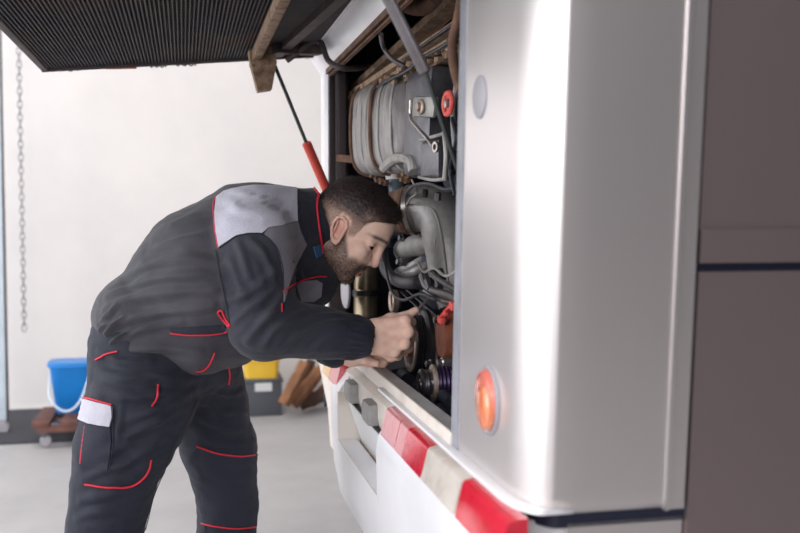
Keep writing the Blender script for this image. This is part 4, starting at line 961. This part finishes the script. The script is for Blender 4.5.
# ---- work boots
for a in (ankN, ankF):
    S = SDF(a-Vector((.12, .09, .115)), a+Vector((.24, .09, .10)), .005)
    f = Vector((1, -.06, 0)).normalized(); g = Vector((a.x, a.y, 0))
    S.cone(g+Vector((-.01, 0, .05)), a+Vector((-.005, 0, .06)), .050, .050, .02); S.cone(g+Vector((-.03, 0, .045)), g+f*.13+Vector((0, 0, .042)), .048, .040, .02, 1.1); S.ell(g+f*.12+Vector((0, 0, .045)), (.070, .052, .044), .02)
    pl_ = S.sub(S.lo, S.lo+S.h*(S.n-1))[1][2]; S.D = np.maximum(S.D, (.002-pl_).astype(np.float32))
    V, Fq_ = S.mesh(); V = relax(V, Fq_, 2); V[:, 2] = np.maximum(V[:, 2], .001); bo = npmesh('boot', V, Fq_, 'boot', man)

# ================================================================== THE TOOL
b = Mp(413, 315, -.120); c = Mp(433.5, 293, -.095)
d = (c-b).normalized()
tl = thing('screwdriver', 'slim screwdriver gripped in the right hand and pointing into the engine', 'screwdriver', b)
obj('shaft', MB().tube([b-d*.01, c-d*.012, c], [.0030, .0030, .0022], 12).box(c-Vector((.003, .001, .003)), c+Vector((.003, .001, .003))), 'bright', tl, label='long steel shaft')
obj('handle', MB().lathe(b-d*.10, d, [(0, .006), (.004, .011), (.03, .0125), (.06, .0115), (.085, .008), (.095, .0085), (.10, .006)], 24), 'wood', tl, label='brown handle')

# ================================================================== AT THE BACK OF THE GARAGE
yb_ = 5.75
def G(px, py): return PZ(px, py, 0)
# blue mop bucket
g = PY(69, 408, 5.85); zb = .135; cx, cy = g.x+.025, 5.85
t = thing('mop_bucket', 'blue plastic bucket with a pale bail handle standing on a wheeled dolly', 'bucket', (cx, cy, zb))
def shell(c, n, lv, th, e=5, lip=0):
    rows = []
    for (z_, hx, hy_) in lv:
        rows.append([Vector((c[0]+hx*math.copysign(abs(math.cos(2*math.pi*j/n))**(2/e), math.cos(2*math.pi*j/n)), c[1]+hy_*math.copysign(abs(math.sin(2*math.pi*j/n))**(2/e), math.sin(2*math.pi*j/n)), c[2]+z_)) for j in range(n)])
    m = len(rows); V = [p for r__ in rows for p in r__]
    Fs = [(i*n+j, i*n+(j+1) % n, (i+1)*n+(j+1) % n, (i+1)*n+j) for i in range(m-1) for j in range(n)]+[tuple(range(n))[::-1], tuple((m-1)*n+j for j in range(n))]
    return MB().add(V, Fs)
obj('bucket_body', shell((cx, cy, zb), 48, [(0, .085, .07), (.02, .092, .078), (.25, .118, .10), (.262, .126, .108), (.285, .126, .108), (.287, .112, .095), (.05, .085, .07)], .004), 'bucket', t)
obj('rim', shell((cx, cy, zb+.262), 48, [(0, .118, .10), (.0, .131, .113), (.022, .131, .113), (.024, .12, .10)], .004), 'bucket', t)
obj('bail_handle', MB().tube([(cx-.118, cy-.02, zb+.22), (cx-.11, cy-.13, zb+.10), (cx-.03, cy-.16, zb+.03), (cx+.05, cy-.15, zb+.08), (cx+.115, cy-.08, zb+.27)], .007, 10, 6), 'handle', t)
# dolly
x0, x1 = cx-.16, cx+.17; y0d, y1d = cy-.26, cy+.14
t = thing('dolly', 'low rusty brown wooden dolly on four casters beneath the blue bucket', 'dolly', (cx, cy-.05, 0))
for (a, b) in (((x0, y0d), (x1, y0d)), ((x0, y1d), (x1, y1d))): obj('rail', MB().box((a[0], a[1]-.03, .076), (b[0], b[1]+.03, .105), .004), 'dolly', t)
for k in range(3): xx = x0+.02+(x1-x0-.04)*k/2; obj('slat', MB().box((xx-.045, y0d-.03, .106), (xx+.045, y1d+.03, .1335), .004), 'dolly', t)
for (x_, y_) in ((x0+.03, y0d), (x1-.03, y0d), (x0+.03, y1d), (x1-.03, y1d)):
    c_ = obj('caster', MB().box((x_-.018, y_-.02, .064), (x_+.018, y_+.02, .076)).prism([(x_-.014, y_-.012, .068), (x_+.014, y_-.012, .068), (x_+.02, y_-.006, .03), (x_+.006, y_-.006, .028)], (0, -.003, 0)), 'steel', t)
    obj('wheel', MB().lathe((x_+.012, y_-.012, .031), (0, 1, 0), [(0, .010), (0, .026), (.003, .030), (.021, .030), (.024, .026), (.024, .010)], 24), 'plug', c_)
# dark rubber mat along the wall
ma = G(12, 427); mb_ = G(78, 424)
tag(obj('floor_mat', MB().box((ma.x-.12, 5.72, .0), (ma.x+.70, 6.7, .012), .004), 'mat'), 'dark rubber mat lying on the floor under the blue bucket', 'mat')
bpy.data.objects['floor_mat'].location.z = 0
for n_ in ('mop_bucket', 'dolly'): bpy.data.objects[n_].location.z += .012
# steel door post with a caster, chain
pb_ = G(9, 433)
t = thing('gate_post', 'pale galvanised steel post on a small caster at the far left', 'post', (pb_.x, pb_.y, 0))
obj('post_channel', MB().box((pb_.x-.10, pb_.y, .07), (pb_.x-.012, pb_.y+.05, 3.6), .006), 'galv', t); obj('post_edge', MB().box((pb_.x-.010, pb_.y+.004, .07), (pb_.x-.002, pb_.y+.04, 3.6), .002), 'strutgrey', t)
obj('caster', MB().lathe((pb_.x-.03, pb_.y-.02, .034), (0, 1, 0), [(0, .012), (0, .030), (.004, .034), (.026, .034), (.03, .03), (.03, .012)], 24).box((pb_.x-.045, pb_.y-.01, .05), (pb_.x-.015, pb_.y+.03, .08)), 'plug', t)
cp = PY(18.5, 40, 6.45); cb = PY(17, 330, 6.45)
ztop = 4.6
mb = MB(); k = 0; z_ = ztop; pitch = .040
while z_ > cb.z:
    c_ = Vector((cp.x, 6.45, z_)); u = Vector((1, 0, 0)) if k % 2 else Vector((0, 1, 0)); ringp = []
    for i in range(13):
        a = 2*math.pi*i/12; ringp.append(c_+u*(.013*math.cos(a))+Vector((0, 0, .027*math.sin(a))))
    mb.tube(ringp, .0042, 5); z_ -= pitch; k += 1
ch = obj('hoist_chain', mb, 'chain'); origin(ch, (cp.x, 6.45, cb.z)); tag(ch, 'steel link chain hanging in front of the white wall at left', 'chain')
# grey crate with a yellow one on top
c0 = PY(262, 404, 6.3); xa, xb2 = xat(243, 6.2), xat(281, 6.2); zt = PY(262, 379, 6.2).z; zt2 = PY(262, 357, 6.2).z
t = thing('storage_box', 'dark grey plastic box with a pale paper label under the yellow crate', 'box', ((xa+xb2)/2, 6.35, 0))
obj('box_body', MB().box((xa, 6.2, 0), (xb2, 6.52, zt-.02), .012), 'boxgrey', t); obj('box_lid', MB().box((xa-.008, 6.192, zt-.025), (xb2+.008, 6.528, zt), .006), 'boxgrey', t)
la = PY(255, 380, 6.195); lb = PY(272, 391, 6.195); obj('paper_label', MB().box((la.x, 6.194, lb.z), (lb.x, 6.199, la.z)), 'paper', t)
t = thing('yellow_crate', 'yellow plastic crate standing on the dark grey box', 'crate', ((xa+xb2)/2, 6.35, zt))
xc = xat(279, 6.2)
obj('crate_body', shell(((xa+xc)/2, 6.36, zt), 48, [(0, (xc-xa)/2*.93, .145), (.11, (xc-xa)/2, .155), (.11, (xc-xa)/2*.92, .143), (.02, (xc-xa)/2*.86, .135)], .004, 9), 'yellow', t)
obj('crate_rim', shell(((xa+xc)/2, 6.36, zt+.108), 48, [(0, (xc-xa)/2, .155), (0, (xc-xa)/2+.008, .163), (.02, (xc-xa)/2+.008, .163), (.02, (xc-xa)/2-.01, .147)], .004, 9), 'yellow', t)
# firewood and offcuts leaning in a heap
LG = [((283, 404), (305, 362), .036, 'log', 'brown split log leaning steeply against the grey box'), ((292, 405), (320, 370), .040, 'log', 'thick brown split log leaning behind the steep one'),
      ((300, 404), (330, 392), .040, 'log2', 'dark log lying lowest in the heap'), ((310, 405), (336, 380), .036, 'log2', 'dark split log next to the bus corner'),
      ((296, 398), (312, 360), .028, 'log2', 'thin dark stick standing at the back of the heap'), ((306, 392), (326, 362), .034, 'log', 'pale brown offcut on top of the heap')]
for i, (a, b, r0, m_, lab) in enumerate(LG):
    A_, B_ = PY(*a, 6.06+.095*i), PY(*b, 6.10+.095*i); A_.z = max(A_.z, r0+.006 if i not in (4, 5) else A_.z); d = (B_-A_); L_ = d.length; d.normalize()
    u = frame_of(d)[1]; v_ = d.cross(u); V = []; n_ = 9; m2 = 7; ph = rng.uniform(0, 6)
    rad = [r0*(.75+.4*abs(math.sin(ph+j*1.9))) for j in range(n_)]
    rows = [[A_+d*(L_*q/m2)+(u*math.cos(2*math.pi*j/n_)+v_*math.sin(2*math.pi*j/n_))*rad[j]*(1+.08*math.sin(q*2.1+j)) for j in range(n_)] for q in range(m2+1)]
    V = [p for r__ in rows for p in r__]
    Fs = [(q*n_+j, q*n_+(j+1) % n_, (q+1)*n_+(j+1) % n_, (q+1)*n_+j) for q in range(m2) for j in range(n_)]+[tuple(range(n_))[::-1], tuple(m2*n_+j for j in range(n_))]
    lz = min(p.z for p in V)
    if lz < .002: V = [p+Vector((0, 0, .002-lz)) for p in V]
    o = obj('log', MB().add(V, Fs), m_, None, 30); origin(o, (A_.x, A_.y, 0)); tag(o, lab, 'log', 'firewood heap by the back wall')


# ================================================================== LIGHT
def area(name, loc, rot, sx, sy, power, colr=(1, 1, 1)):
    l = bpy.data.lights.new(name, 'AREA'); l.shape = 'RECTANGLE'; l.size = sx; l.size_y = sy; l.energy = power; l.color = colr
    o = bpy.data.objects.new(name, l); o.location = loc; o.rotation_euler = rot; col.objects.link(o); return o
area('doorway_daylight', (-4.95, 2.4, 2.1), (0, R(-90), 0), 3.8, 7.4, 310, (.96, .98, 1.0))
area('front_fill_light', (-2.3, -2.95, 2.3), (R(90), 0, 0), 4.2, 2.6, 190, (.97, .98, 1.0))  # added fill for the man's near side; the front wall has no window
area('overhead_fill_light', (-.8, 1.4, 4.5), (0, 0, 0), 2.4, 1.2, 60, (1, .95, .88))  # unseen overhead light, added to brighten the top of the man's back
area('overhead_fill_light', (-.8, 4.6, 4.5), (0, 0, 0), 2.4, 1.2, 60, (1, .95, .88))  # second added overhead fill, no fixture modelled
w = bpy.data.worlds.new('sky'); scn.world = w; w.use_nodes = True
w.node_tree.nodes['Background'].inputs[0].default_value = (.85, .92, 1, 1); w.node_tree.nodes['Background'].inputs[1].default_value = 1.0
scn.view_settings.view_transform = 'Standard'; scn.view_settings.look = 'None'; scn.view_settings.exposure = .0; scn.view_settings.gamma = 1
scn.view_settings.use_curve_mapping = False
